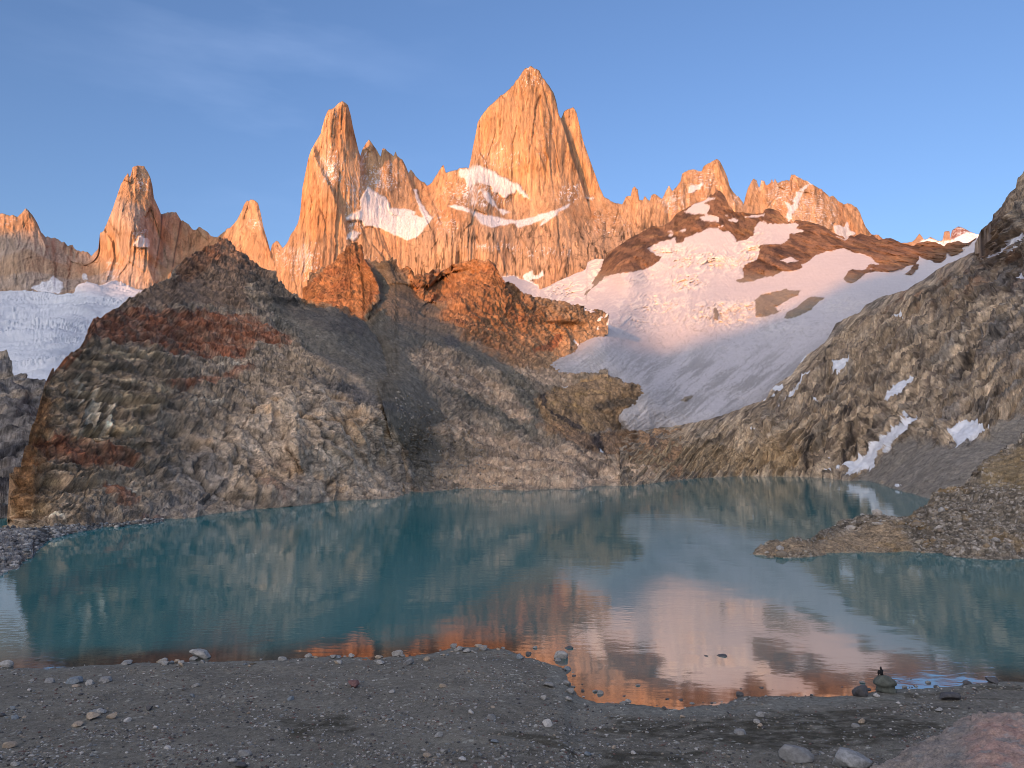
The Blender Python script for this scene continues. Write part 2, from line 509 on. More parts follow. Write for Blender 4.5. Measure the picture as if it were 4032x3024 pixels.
# great arêtes and corners of the walls: (line going down, step behind on its right, width, fall-away on its left, width)
for pts, a, w, b, bw in [
    (Z2([(385, 620), (395, 680), (440, 790), (490, 880), (530, 980), (575, 1080), (600, 1180)]), 62, 16, 45, 90),
    (Z2([(612, 345), (640, 480), (668, 610), (695, 780)]), 150, 16, 30, 60),
    (Z2([(960, 700), (990, 790), (1020, 890), (1060, 980), (1110, 1080)]), 90, 16, 20, 60),
    (Z2([(1105, 850), (1140, 960), (1180, 1050)]), 60, 12, 10, 30),
    (Z2([(1870, 170), (1945, 290), (1972, 400), (2010, 500), (2060, 680), (2110, 830), (2150, 950)]), 150, 9, 45, 120),
    (Z2([(690, 690), (700, 820), (720, 900)]), 40, 12, 10, 30),
    (Z1([(985, 380), (1000, 480), (1030, 560), (1040, 640), (1030, 760), (1015, 840)]), 90, 20, 40, 70),
    (Z1([(930, 690), (960, 800), (955, 900), (990, 1000)]), 70, 22, 40, 60),
    (Z1([(1165, 612), (1150, 700), (1130, 800), (1115, 900)]), 18, 5, 0, 20),
    (Z1([(690, 690), (720, 740), (735, 840), (700, 960)]), 45, 10, 15, 30),
    (Z1([(330, 720), (345, 860), (350, 960)]), 50, 14, 25, 60),
    (Z1([(170, 525), (230, 620), (290, 760)]), 60, 20, 50, 90),
    (Z1([(1640, 470), (1680, 640), (1740, 800)]), 50, 16, 30, 60),
    (Z3([(1045, 250), (1090, 360), (1140, 480), (1190, 600)]), 70, 16, 30, 60),
    (Z3([(945, 310), (960, 420), (950, 520)]), -35, 12, 0, 20),
    (Z3([(1640, 375), (1560, 560), (1620, 740)]), -30, 30, 30, 60),
    (Z3([(1945, 550), (2010, 680), (2060, 820)]), 40, 16, 20, 40),
    (Z2([(1480, 820), (1530, 1000), (1540, 1180), (1620, 1400)]), 30, 20, 20, 50),
    (Z2([(800, 1150), (830, 1260), (870, 1320)]), 26, 8, 12, 30),
    (Z2([(1160, 1080), (1080, 1180), (1060, 1300)]), -40, 40, 20, 50),
    ]:
    d, sd = line_d(px, py, pts)
    ys = [p[1] for p in pts]
    live = sstep(min(ys) - 110, min(ys) + 30, py) * (1 - sstep(max(ys) - 5, max(ys) + 110, py))
    rel += live * np.where(sd > 0, a * np.tanh(d / w) * np.exp(-d / (w * 5)), b * np.tanh(d / bw) * np.exp(-d / (bw * 3)))
# walls round off towards their skyline
cx_, cy_ = Mt.PX[0], Mt.crest
dcr = py - np.repeat(cy_[None], Mt.nv, 0).ravel()
rim = np.full(len(px), 1e9)
for k in range(0, 14):
    sh = np.roll(np.repeat(cy_[None], Mt.nv, 0), k, axis=1).ravel(); sh2 = np.roll(np.repeat(cy_[None], Mt.nv, 0), -k, axis=1).ravel()
    rim = np.minimum(rim, np.hypot(k * 3.0, np.maximum(0, py - np.maximum(sh, sh2))))
rel += 26 * np.exp(-rim / 6.0)
PA = P.copy(); PA[:, 0] = np.arctan2(P[:, 0], P[:, 1]) * 3000.0      # along the walls, so that cracks run straight up
qd = PA.copy(); qd[:, 2] *= 0.055; qd[:, 1] *= .12; qd[:, 0] += 7 * fbm(P / np.array([210., 210., 500.]), 2)
r1 = ridged(qd / 120.0, 6, 0.58)
r2 = fbm(P / 160.0, 5, 0.55)
r3 = ridged(qd / 26.0, 4, 0.6)
wallf = sstep(860, 930, py) * sstep(1500, 1700, px) * (1 - sstep(2600, 2800, px))
amp = 0.72 + 0.75 * wallf + 0.5 * sstep(2400, 2550, px) + 0.3 * (1 - sstep(100, 900, px))
b1, b2, br = worley((PA + 5 * np.stack([fbm(P / 90., 2), fbm(P / 90. + 9, 2), 0 * px], 1)) / np.array([52., 420., 460.]))
c1, c2, cr_ = worley((PA + 2 * np.stack([fbm(P / 60., 2), fbm(P / 60. + 9, 2), 0 * px], 1)) / np.array([18., 190., 210.]) + 3)
rel += -32 * amp * (r1 - 0.55) - 17 * amp * (r3 - 0.5) + 11 * r2 + (1 - .75 * wallf) * (22 * (br - .5) + 10 * (cr_ - .5))
# cracks
snowpoly = {
    'hanging glacier': Z2([(735, 880), (690, 960), (690, 1030), (590, 1080), (600, 1105), (690, 1100), (720, 1140), (770, 1140), (840, 1160), (900, 1190), (960, 1215), (1000, 1230), (1050, 1210), (1090, 1170), (1130, 1120),
        (1165, 1075), (1150, 1075), (1110, 1030), (1070, 960), (1055, 900), (1035, 900), (1050, 960), (1080, 1040), (1095, 1080), (1040, 1065), (1050, 1040), (960, 1020), (880, 1020), (880, 985), (855, 950), (800, 925), (760, 890)]),
    'pocket': Z2([(640, 1160), (610, 1190), (600, 1220), (640, 1235), (665, 1215), (690, 1185), (660, 1170)]),
    'cap': Z2([(1335, 765), (1390, 762), (1440, 748), (1475, 748), (1540, 770), (1600, 810), (1680, 850), (1720, 870), (1760, 930), (1800, 970), (1760, 950), (1700, 900), (1690, 930), (1620, 950), (1560, 920), (1530, 880), (1500, 860), (1440, 850), (1400, 900), (1360, 830), (1330, 810)]),
    'cap runnel': Z2([(1470, 900), (1490, 940), (1540, 990), (1570, 1030), (1620, 1060), (1660, 1045), (1590, 1020), (1550, 970), (1510, 910)]),
    'shelf': Z2([(1255, 1005), (1300, 998), (1360, 1010), (1420, 1040), (1480, 1060), (1560, 1075), (1640, 1092), (1710, 1100), (1800, 1080), (1880, 1055), (1960, 1030), (2050, 990), (2040, 1015), (1980, 1040), (1930, 1090), (1850, 1140), (1880, 1090), (1800, 1120), (1710, 1150), (1690, 1120), (1640, 1125), (1540, 1145), (1470, 1120), (1440, 1080), (1400, 1045), (1320, 1030)]),
    'right patch': Z3([(830, 465), (880, 455), (935, 450), (910, 495), (870, 520), (825, 520)]),
    'north snow': Z3([(1960, 770), (2060, 790), (2080, 760), (2110, 820), (2170, 840), (2120, 860), (2080, 890), (2000, 850)]),
    'crest snow': Z3([(1680, 388), (1720, 395), (1775, 425), (1810, 455), (1770, 445), (1720, 410)]),
    'col snow': Z3([(15, 560), (100, 556), (60, 575), (25, 578)]),
    'gully': Z3([(1775, 450), (1720, 560), (1680, 640), (1650, 700), (1620, 750), (1600, 720), (1620, 660), (1590, 600), (1610, 590), (1640, 640), (1660, 560), (1710, 490)]),
    'low fan': Z8([(195, 250), (270, 245), (340, 225), (400, 270), (450, 280), (540, 290), (600, 340), (620, 420), (300, 420)]),
    'low fan edge': Z8([(440, 245), (480, 215), (540, 195), (550, 225), (600, 240), (650, 190), (665, 240), (560, 290), (450, 280)]),
    'left patch': Z1([(205, 1035), (260, 1010), (320, 990), (340, 955), (360, 975), (400, 1005), (410, 1040), (380, 1075), (270, 1070)]),
    'left patch b': Z1([(530, 940), (560, 955), (575, 990), (545, 985)]),
    'left face': Z1([(855, 770), (890, 720), (910, 700), (960, 730), (965, 770), (920, 780)]),
}
wob = 7 * fbm(np.stack([px, py, 0 * px], 1) / 26.0, 5, .62)
snow = np.zeros(len(px))
for k_, poly in snowpoly.items():
    snow = np.maximum(snow, sstep(-3, 3, poly_sd(px, py, poly) + wob * (0.5 if k_ in ('hanging glacier', 'shelf', 'pocket') else 1.0)))
solid = snow.copy()
# snow caught on ledges: thin broken lines where the wall is known to hold it
pl = np.stack([px / 34.0, py / 8.0 + 0.012 * px, 0 * px], 1)
pl2 = np.stack([px / 20.0, (py + 0.55 * px) / 7.0, 0 * px], 1)
led = np.maximum(ridged(pl, 4, 0.6), ridged(pl2, 4, 0.6) * 0.97)
den = np.zeros(len(px))
for cx0, cy0, rx, ry, s_ in [(1300, 660, 60, 90, 1), (1500, 700, 100, 70, 1), (1400, 760, 50, 110, .9), (1390, 880, 40, 60, .9), (1880, 760, 150, 90, 1), (1960, 620, 130, 90, .55), (2100, 300, 80, 60, .75), (2250, 760, 70, 50, .9),
    (1200, 1030, 70, 90, 1), (1120, 1000, 50, 70, .8), (1330, 450, 30, 50, .5), (560, 720, 35, 60, .75), (550, 945, 45, 60, 1), (440, 1080, 50, 60, .95), (1000, 880, 50, 25, .9), (2660, 790, 60, 60, 1), (2760, 720, 80, 70, .8),
    (3080, 770, 70, 80, .9), (3200, 830, 140, 90, .8), (3000, 720, 60, 50, .6), (2900, 800, 40, 40, .8), (2150, 990, 160, 30, .6), (1950, 970, 160, 20, .75), (2400, 880, 120, 80, .5), (1450, 1010, 80, 30, .5), (30, 870, 60, 30, .6), (2780, 800, 60, 60, .5),
    (2150, 560, 60, 220, .35), (1750, 880, 80, 60, .7), (1430, 620, 40, 50, .8), (820, 860, 40, 30, .5), (2650, 760, 60, 40, .7)]:
    den = np.maximum(den, s_ * np.exp(-((px - cx0) / rx) ** 2 - ((py - cy0) / ry) ** 2))
patchy = fbm(np.stack([px / 30, py / 30, 0 * px + 4], 1), 3)
snow = np.maximum(snow, sstep(0.80, 0.90, led + 0.26 * den - 0.12 + 0.10 * patchy) * sstep(.12, .45, den))
rel = rel * (1 - .35 * solid)
Mt.move_depth(rel)
mott = fbm(P / 220.0, 4); mot2 = fbm(np.stack([PA[:, 0] / 60, P[:, 1] / 300, P[:, 2] / 420], 1), 4)
col = np.tile(np.array([.42, .262, .150]), (len(px), 1))
col = mixcol(col, (.46, .305, .19), np.clip(.5 + mott, 0, 1) * .7)
col = mixcol(col, (.45, .22, .10), sstep(.1, .7, mot2) * .55)
col *= (1 + .26 * (br - .5) + .26 * (cr_ - .5))[:, None]
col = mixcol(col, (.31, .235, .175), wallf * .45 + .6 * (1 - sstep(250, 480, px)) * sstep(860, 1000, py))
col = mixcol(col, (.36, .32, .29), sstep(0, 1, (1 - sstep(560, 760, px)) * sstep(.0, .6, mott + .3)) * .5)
# orange flush of the great slab of the left tower, pale scars
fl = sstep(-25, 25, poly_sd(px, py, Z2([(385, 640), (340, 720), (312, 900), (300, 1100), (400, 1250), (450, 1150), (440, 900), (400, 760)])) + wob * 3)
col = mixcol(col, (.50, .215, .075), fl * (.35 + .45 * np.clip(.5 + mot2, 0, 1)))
wx = 4 * fbm(P / 80., 2)
dark = pct(ridged(np.stack([(PA[:, 0] + wx) / 34, P[:, 1] / 300, P[:, 2] / 300], 1), 4, .55), 82, 95)
dark = np.maximum(dark, .8 * pct(ridged(np.stack([(PA[:, 0] + wx) / 14, P[:, 1] / 160, P[:, 2] / 170], 1), 2, .5), 84, 97) * np.clip(.3 + 1.2 * fbm(P / 120. + 6, 3), 0, 1))
dark = np.maximum(dark, .6 * pct(ridged(np.stack([(P[:, 0] * .8 + P[:, 2] * .6) / 50, P[:, 1] / 50, (P[:, 2] * .8 - P[:, 0] * .6) / 110], 1), 3, .5), 90, 98))
dark = np.maximum(dark, (1 - sstep(.0, .05, b2 - b1)) * .7)
col *= (1 - .62 * dark * (0.6 + 0.6 * wallf))[:, None]
col *= (.86 + .3 * np.clip(.5 + .8 * fbm(np.stack([PA[:, 0] / 9, P[:, 1] / 80, P[:, 2] / 90], 1), 3), 0, 1))[:, None]
dk = np.zeros(len(px))
for pts in [Z1([(1165, 612), (1150, 700), (1130, 800), (1115, 900)]), Z1([(1045, 560), (1040, 660), (1015, 830)]), Z2([(785, 1150), (815, 1260)]), Z2([(830, 1190), (870, 1300)]), Z2([(565, 380), (568, 480)])]:
    d, sd = line_d(px, py, pts); dk = np.maximum(dk, np.exp(-(d / 2.6) ** 2))
col = mixcol(col, (.05, .045, .045), dk * .85)
col = mixcol(col, (.62, .63, .66), snow)
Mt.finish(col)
for x0, x1, nm, lab in [(-900, 360, 'mountain', 'low jagged grey granite ridge behind the small glacier'),
    (360, 765, 'mountain', 'flat topped granite tower with a sharp crack on its lower shoulder'),
    (765, 1092, 'mountain', 'small pointed granite horn beside the tall slim tower'),
    (1092, 1417, 'mountain', 'tall slim granite tower with an orange slab on its flank'),
    (1417, 1690, 'mountain', 'crown of granite needles above a hanging glacier'),
    (1690, 2384, 'mountain', 'highest broad granite peak with a sharp narrow pillar at its side'),
    (2384, 2928, 'mountain', 'notched granite ridge with a blocky snow dotted summit'),
    (2928, 3700, 'mountain', 'comb of small granite needles and a summit with a snow crest')]:
    sel = (Mt.fpx >= x0) & (Mt.fpx < x1)
    tag(Mt.make(nm, M_GRANITE, sel), lab, 'mountain', 'granite peaks on the skyline', 'structure')

# ---------------------------------------------------------------- far peaks in the gap by the right hand slope
crestD = [(3440, 960)] + Z4([(1270, 716), (1320, 710), (1350, 690), (1385, 643), (1420, 690), (1445, 690), (1470, 668), (1530, 700), (1568, 695), (1580, 625), (1622, 622), (1630, 682), (1640, 620), (1690, 585), (1730, 600), (1780, 625), (1830, 645), (1855, 652)]) + [(3960, 935)]
Dm = Sheet(3440, 3950, crestD, [(3440, 1020), (3950, 1020)], Depth([(3440, 960, 4200), (3700, 890, 4400), (3900, 920, 4300), (3440, 1020, 3900), (3700, 1020, 3900), (3950, 1020, 3900)]), jag=1.5, seed=2)
px, py, P = Dm.flat()
snD = np.maximum.reduce([sstep(-2, 2, poly_sd(px, py, Z4(p)) + fbm(np.stack([px, py, 0 * px], 1) / 12., 3) * 4) for p in (
    [(1500, 715), (1640, 690), (1700, 660), (1760, 630), (1860, 650), (1860, 760), (1500, 790)], [(1400, 700), (1470, 680), (1530, 700), (1500, 720), (1560, 760), (1300, 760), (1350, 735)])])
strat = sstep(.55, .8, ridged(np.stack([px / 60, (py - .12 * px) / 7, 0 * px], 1), 3)) * sstep(-8, 8, poly_sd(px, py, Z4([(1630, 690), (1640, 610), (1690, 580), (1830, 650), (1740, 660)])))
Dm.move_depth(-60 * (ridged(np.stack([P[:, 0] / 120, P[:, 1] / 120, P[:, 2] / 300], 1), 4) - .5))
col = mixcol(np.tile(np.array([.42, .27, .17]), (len(px), 1)), (.25, .12, .09), sstep(-6, 6, poly_sd(px, py, Z4([(1630, 700), (1640, 610), (1690, 580), (1840, 650), (1740, 660)]))))
col = mixcol(col, (.8, .82, .86), np.maximum(snD, strat * .6))
Dm.finish(col)
tag(Dm.make('mountain', M_GRANITE), 'small far peaks and a snow slope in the gap beside the dark right hand slope', 'mountain', 'granite peaks on the skyline', 'structure')

# ================================================================ the small glacier on the left and the rock buttress in front of it
crestL = [(-620, 1130)] + Z1([(-120, 1040), (0, 1045), (100, 1042), (200, 1047), (290, 1070), (380, 1082), (470, 1076), (520, 1020), (560, 990), (600, 1005), (640, 1025), (700, 1010), (740, 1000), (800, 1020), (900, 1060)])
LG = Sheet(-600, 560, crestL, [(-620, 1640), (-80, 1620), (200, 1600), (560, 1340)], Depth([(-620, 1137, 2450), (-620, 1640, 850), (-80, 1137, 2430), (200, 1145, 2400), (340, 1110, 2400), (451, 1140, 2380), (0, 1400, 1250), (200, 1450, 1100), (150, 1600, 850), (400, 1250, 1900), (-80, 1600, 850), (560, 1300, 1700)]), dy=4.0, jag=1.0, seed=3)
px, py, P = LG.flat()
wg = P + 30 * np.stack([fbm(P / 80., 3), fbm(P / 80. + 9, 3), .3 * fbm(P / 80. + 20, 3)], 1)
LG.move_normal(11 * fbm(P / 150., 5) + 5 * pct(ridged(wg / np.array([70., 40., 30.]), 5, .6), 55, 97) * sstep(-.1, .5, fbm(P / 220., 2)) + 1.0 * fbm(P / 14., 3))
col = np.tile(np.array([.60, .635, .68]), (len(px), 1))
col = mixcol(col, (.46, .50, .55), sstep(.0, .6, fbm(np.stack([P[:, 0] / 90, P[:, 1] / 50, P[:, 2] / 12], 1), 5)) * .6)
LG.finish(col)
tag(LG.make('glacier', M_ICE), 'small pale glacier under the left hand peaks', 'glacier', kind='structure')

crestLR = [(-620, 1330), (-400, 1380), (-250, 1350), (-80, 1395)] + zoomed([(0, 115), (80, 120), (200, 180), (260, 230), (300, 310), (420, 390), (520, 420), (600, 590), (700, 690), (800, 800)], 0, 1380, .205) + [(260, 1640)]
LR = Sheet(-600, 250, crestLR, [(-620, 2092), (-80, 2084), (0, 2076), (60, 2035), (120, 1960), (250, 1860)], Depth([(-620, 1350, 700), (-620, 2090, 206), (-620, 1750, 430), (-80, 1395, 700), (80, 1450, 660), (0, 2070, 208), (60, 2030, 226), (250, 1640, 560), (-80, 2090, 206), (60, 1750, 430), (0, 1930, 300), (60, 1930, 300)]), jag=2.0, seed=4, dx=3.2)
px, py, P = LR.flat()
LR.move_normal(14 * fbm(P / 70., 6, .55) - 6 * ridged(np.stack([(P[:, 0] + P[:, 2]) / 25, P[:, 1] / 40, (P[:, 2] - P[:, 0]) / 60], 1), 4))
f_ = fbm(np.stack([(P[:, 0] + P[:, 2] * .6) / 45, P[:, 1] / 60, (P[:, 2] - P[:, 0] * .6) / 14], 1), 5)
col = mixcol(np.tile(np.array([.17, .16, .15]), (len(px), 1)), (.30, .25, .19), sstep(.1, .6, f_))
col = mixcol(col, (.05, .05, .055), sstep(.05, .5, -f_) * sstep(1500, 1800, py))
LR.finish(col * 1.05 * jointed(P, 20., 7., 1.0)[:, None])
snL = np.maximum.reduce([poly_sd(LR.fpx, LR.fpy, zoomed(p, 0, 1380, .205)) for p in ([(270, 525), (330, 560), (400, 590), (520, 650), (470, 670), (420, 645), (340, 630), (280, 590)], [(395, 435), (430, 430), (500, 455), (460, 480), (420, 470)], [(0, 100), (40, 115), (20, 140), (0, 130)], [(455, 570), (540, 580), (510, 600)])])
tag(LR.make('rock_buttress', M_HILL, snL <= 0), 'dark grey rock buttress below the small glacier at the edge', 'rock buttress', kind='structure')
tag(LR.make('snow_patch', M_SNOW, snL > 0), 'snow scraps on the dark grey buttress', 'snow patch', 'snow patches on the rock slopes', 'structure')

# ================================================================ the big glacier with its rock ridges
crestG = ([(1900, 1075)] + Z8([(200, 250), (270, 248), (330, 228), (400, 272), (450, 280), (540, 320), (600, 345), (620, 385), (700, 360), (800, 310), (930, 250), (1000, 220), (1130, 160), (1140, 90), (1180, 70), (1230, 50), (1335, 60)])
    + Z3([(172, 1025), (200, 990), (300, 920), (420, 850), (500, 810), (540, 780), (600, 790), (680, 750), (730, 690), (780, 658), (830, 630), (900, 600), (960, 577), (985, 552), (1000, 530), (1020, 535), (1050, 505), (1080, 510), (1115, 550),
          (1140, 610), (1190, 675), (1260, 675), (1360, 690), (1420, 680), (1430, 655), (1480, 645), (1540, 665), (1600, 740), (1650, 765), (1670, 740), (1760, 745), (1860, 770), (1950, 820), (2000, 850), (2050, 865)])
    + Z4([(800, 688), (840, 655), (870, 665), (920, 640), (980, 668), (1010, 650), (1060, 692), (1150, 678), (1240, 715), (1340, 742), (1360, 720), (1450, 705), (1510, 708), (1580, 748), (1600, 720), (1690, 700), (1740, 722), (1780, 715), (1830, 675)]) + [(3900, 930)])
footG = [(1900, 1260), (2110, 1460), (2150, 1475), (2240, 1505), (2330, 1520), (2420, 1640), (2440, 1720), (2800, 1710), (3000, 1640), (3160, 1500), (3280, 1360), (3460, 1240), (3900, 1040)]
dG = Depth([(2393, 1682, 690), (2600, 1690, 690), (2794, 1660, 705), (2956, 1595, 770), (3053, 1520, 850), (3240, 1370, 1020), (3433, 1200, 1250), (3628, 1115, 1480), (3777, 1030, 1650), (3842, 936, 1800), (2150, 1441, 792), (2200, 1416, 812), (2258, 1391, 842), (2310, 1345, 880),
    (2381, 1304, 935), (2548, 1545, 705), (2500, 1605, 678), (2445, 1655, 664), (2330, 1480, 765), (2600, 1400, 1000), (2800, 1450, 920), (2900, 1200, 1400), (2700, 1250, 1270), (2500, 1300, 1150), (2400, 1200, 1450), (2340, 1190, 1620), (2450, 1100, 1720), (2600, 1050, 1850), (2640, 930, 2120),
    (2822, 751, 2420), (2900, 950, 2000), (3100, 900, 2150), (3036, 821, 2330), (3250, 1000, 1850), (3225, 883, 2130), (3390, 921, 2080), (3550, 956, 1950), (2800, 1100, 1650), (3000, 1050, 1750), (3100, 1200, 1380), (3300, 1100, 1520),
    (1990, 1090, 2450), (2120, 1130, 2400), (2236, 1090, 2500), (2330, 1025, 2600), (2100, 1170, 2150), (2250, 1190, 1900), (2310, 1110, 2250), (2400, 1020, 2200), (2420, 1110, 1850), (2520, 960, 2080), (2550, 1090, 1800), (2700, 1000, 1920)])
G = Sheet(1900, 3890, crestG, footG, dG, jag=1.6, seed=5, back=(0.015, 0.05, 0.12))
px, py, P = G.flat()
w3 = fbm(np.stack([px, py, 0 * px], 1) / 16., 4) * 5
rockpolys = {
    'ridge': Z3([(60, 1245), (75, 1215), (130, 1130), (165, 1030), (180, 950), (420, 800), (540, 700), (780, 560), (850, 630), (790, 672), (870, 690), (940, 690), (960, 700), (910, 715), (950, 745), (1060, 750), (1070, 715), (1040, 705), (960, 690), (990, 665), (995, 620), (945, 605), (1040, 565),
        (985, 558), (960, 480), (1080, 400), (1300, 560), (1660, 560), (1640, 765), (1560, 768), (1450, 765), (1420, 740), (1380, 750), (1350, 800), (1340, 860), (1300, 885), (1210, 910), (1190, 870), (1150, 825), (1100, 830), (1060, 800), (990, 800), (900, 840), (800, 880), (790, 900), (760, 920), (730, 920),
        (720, 880), (600, 910), (520, 950), (500, 960), (560, 1010), (620, 1030), (570, 1080), (470, 1130), (400, 1145), (240, 1165), (150, 1190), (100, 1230)]),
    'mass': Z3([(1645, 755), (1640, 640), (1900, 700), (2300, 830), (2500, 800), (2500, 900), (2212, 1005), (2130, 995), (2060, 955), (1990, 975), (1900, 990), (1830, 1020), (1770, 1070), (1720, 1090), (1730, 1115), (1640, 1145), (1570, 1140), (1500, 1180), (1420, 1190), (1340, 1220), (1240, 1235), (1195, 1215),
        (1265, 1190), (1255, 1120), (1290, 1080), (1370, 1050), (1390, 970), (1370, 950), (1420, 930), (1520, 925), (1560, 930), (1630, 880), (1630, 850), (1720, 830), (1740, 820), (1680, 800), (1700, 770)]),
    'east': Z4([(770, 640), (1000, 560), (1340, 660), (1600, 640), (1850, 600), (1830, 690), (1760, 750), (1700, 800), (1640, 825), (1600, 800), (1590, 850), (1560, 875), (1500, 875), (1490, 855), (1440, 850), (1380, 820), (1385, 840), (1350, 890), (1290, 900), (1250, 920), (1150, 945), (1090, 945), (1010, 945), (960, 915), (1000, 880), (1050, 890), (1020, 850), (990, 825), (930, 800), (850, 790), (780, 755)]),
    'knob': Z4([(785, 1000), (820, 940), (860, 925), (930, 930), (1010, 920), (1020, 945), (950, 960), (900, 1010), (845, 1042), (800, 1025)]),
    'island': Z4([(80, 1170), (130, 1130), (250, 1100), (330, 1080), (370, 1095), (440, 1095), (420, 1130), (340, 1170), (290, 1200), (240, 1220), (260, 1250), (310, 1245), (230, 1280), (140, 1305), (85, 1300), (90, 1250)]),
    'sliver': Z4([(315, 1310), (330, 1270), (420, 1220), (500, 1150), (540, 1140), (630, 1150), (580, 1190), (520, 1250), (440, 1290), (350, 1320)]),
    'fin': Z4([(1265, 965), (1310, 930), (1340, 890), (1378, 885), (1375, 925), (1320, 970)]),
    'rim': Z8([(1110, 445), (1130, 400), (1190, 375), (1210, 320), (1280, 235), (1320, 225), (1330, 255), (1260, 320), (1200, 370), (1130, 440)]),
    'hole': Z3([(1018, 1440), (1040, 1425), (1062, 1470), (1060, 1530), (1030, 1520)]),
    'toe': Z7([(120, 430), (150, 405), (205, 395), (190, 415), (150, 435)]),
}
holes = [Z3([(1090, 705), (1150, 695), (1130, 710)]), Z3([(1140, 740), (1180, 720), (1230, 740), (1200, 755)]), Z3([(1270, 715), (1320, 700), (1430, 685), (1435, 705), (1300, 715)]), Z3([(660, 830), (690, 820), (700, 830)]),
    Z3([(655, 860), (690, 845), (715, 845), (690, 870)]), Z3([(760, 825), (790, 808), (805, 818), (780, 832)]), Z3([(1060, 790), (1100, 775), (1095, 795)]), Z3([(1555, 1055), (1640, 1030), (1690, 1060), (1600, 1075)]), Z4([(1720, 760), (1760, 730), (1775, 740), (1730, 775)]),
    Z4([(970, 925), (1000, 915), (1015, 925)]), Z3([(2000, 865), (2060, 890), (2100, 860), (2085, 890), (2060, 900)]), Z4([(1020, 870), (1060, 880), (1065, 895)])]
rk = np.full(len(px), -99.0)
for p in rockpolys.values(): rk = np.maximum(rk, poly_sd(px, py, p))
for p in holes: rk = np.minimum(rk, -poly_sd(px, py, p))
rk = rk + w3 * .6
rock = sstep(-4, 4, rk)
ft = sstep(0, 60, rk)
qa = P.copy(); qa[:, 2] *= .4
jd1, jd2, jr = worley(P / np.array([30., 150., 44.])); kd1, kd2, kr = worley(P / np.array([11., 60., 17.]) + 4)
dm = -(14 * sstep(-2, 30, rk) + rock * (34 * (ridged(P / np.array([60., 260., 150.]), 6, .62) - .45) + 12 * fbm(P / 150., 4) + 9 * (jr - .5) + 5 * (kr - .5)))
# broken ice: steps and blocks where the glacier bends
band = np.zeros(len(px))
for cx0, cy0, rx, ry, s_ in [(2800, 1030, 170, 45, 1), (2700, 1110, 90, 45, 1), (2560, 1100, 160, 40, .5), (2820, 1240, 190, 50, .75), (2580, 1200, 190, 50, .7), (2640, 990, 150, 30, .8), (2960, 1000, 80, 60, .9), (2880, 1210, 200, 30, .9), (2230, 1150, 120, 50, 1.1), (2350, 1080, 40, 60, 1.1), (3300, 1200, 120, 40, .22), (2700, 1400, 90, 60, .15), (3080, 1290, 120, 50, .22), (2500, 1250, 150, 60, .5), (2960, 920, 70, 25, .6)]:
    band = np.maximum(band, s_ * np.exp(-((px - cx0) / rx) ** 2 - ((py - cy0) / ry) ** 2))
pg = np.stack([px / 46. + .5 * fbm(np.stack([px / 60, py / 40, 0 * px], 1), 3), (py + .22 * px) / 13. + 1.2 * fbm(np.stack([px / 70, py / 50, 0 * px + 8], 1), 3), 0 * px], 1)
ser = ridged(pg, 5, .6)
ice = 1 - rock
dm += ice * (9 * fbm(P / 150., 4) - band * 26 * (.5 * pct(ser, 15, 95) + .9 * (ser - .45) - .25) + 1.6 * fbm(P / 9., 3))
# flow lines and crevasses on the tongue
ax, ay = px - 2480, py - 1250
wq = np.stack([px / 130., py / 130., 0 * px + 2], 1)
fl1 = (-px * .80 + py * .60) + 12 * fbm(wq, 3); fl2 = (px * .60 + py * .80) + 16 * fbm(wq + 30, 4)
tong = sstep(1270, 1480, py)
stri = .6 * fbm(np.stack([fl2 / 13., fl1 / 110., 0 * px], 1), 5, .62) + .55 * fbm(np.stack([fl2 / 60., fl1 / 160., 0 * px + 5], 1), 3) + .4 * fbm(np.stack([px / 8., py / 5., 0 * px + 9], 1), 3)
cre = ridged(np.stack([fl1 / 18., fl2 / 60., 0 * px + 3], 1), 4)
dm += ice * tong * (2.2 * stri) + ice * 3.0 * pct(cre, 70, 96) * (1 - tong * .7)
G.move_depth(dm)
col = np.tile(np.array([.53, .51, .525]), (len(px), 1))
col = mixcol(col, (.86, .83, .74), np.clip(band * 1.3, 0, 1) * pct(ser, 40, 90) * .8)  # sunlight on steep broken ice put into its colour as cream
col = mixcol(col, (.58, .58, .58), band * pct(ridged(np.stack([px / 26., (py + .3 * px) / 9., 0 * px + 7], 1), 4), 72, 95) * .75)
dirt = (.10 + sstep(-.25, .45, stri) * .68) * tong
dirt = np.maximum(dirt, .55 * sstep(.55, .9, ridged(np.stack([px / 70., (py + .1 * px) / 9., 0 * px + 7], 1), 4)) * sstep(1180, 1280, py) * (1 - sstep(1360, 1480, py)) * sstep(-.2, .5, fbm(np.stack([px / 60, py / 40, 0 * px], 1), 3)))
edge = sstep(70, -5, -np.minimum(0, -1) * 0 + poly_sd(px, py, [(2150, 1441), (2260, 1385), (2380, 1300), (2600, 1380), (3000, 1300), (3300, 1180), (3300, 1290), (3050, 1530), (2950, 1600), (2790, 1665), (2600, 1690), (2393, 1690), (2440, 1640), (2540, 1560), (2470, 1500), (2400, 1460), (2330, 1475)])) * tong
dirt = np.maximum(dirt, edge * (.55 + .5 * stri))
brk = np.clip(.5 + 1.6 * fbm(np.stack([px / 12., py / 8., 0 * px + 1], 1), 4), 0, 1)
dirt = np.maximum(dirt, .75 * brk * np.exp(-(line_d(px, py, [(2250, 1475), (2330, 1470), (2420, 1462), (2520, 1440)])[0] / 14) ** 2))
dirt = np.maximum(dirt, .6 * brk * np.exp(-(line_d(px, py, [(2480, 1640), (2540, 1590), (2600, 1530), (2660, 1480), (2700, 1460)])[0] / (20 + 10 * stri)) ** 2))
col = mixcol(col, (.36, .35, .34), .55 * pct(cre, 86, 98) * sstep(1150, 1300, py))
col = mixcol(col, (.27, .26, .25), np.clip(dirt, 0, 1))
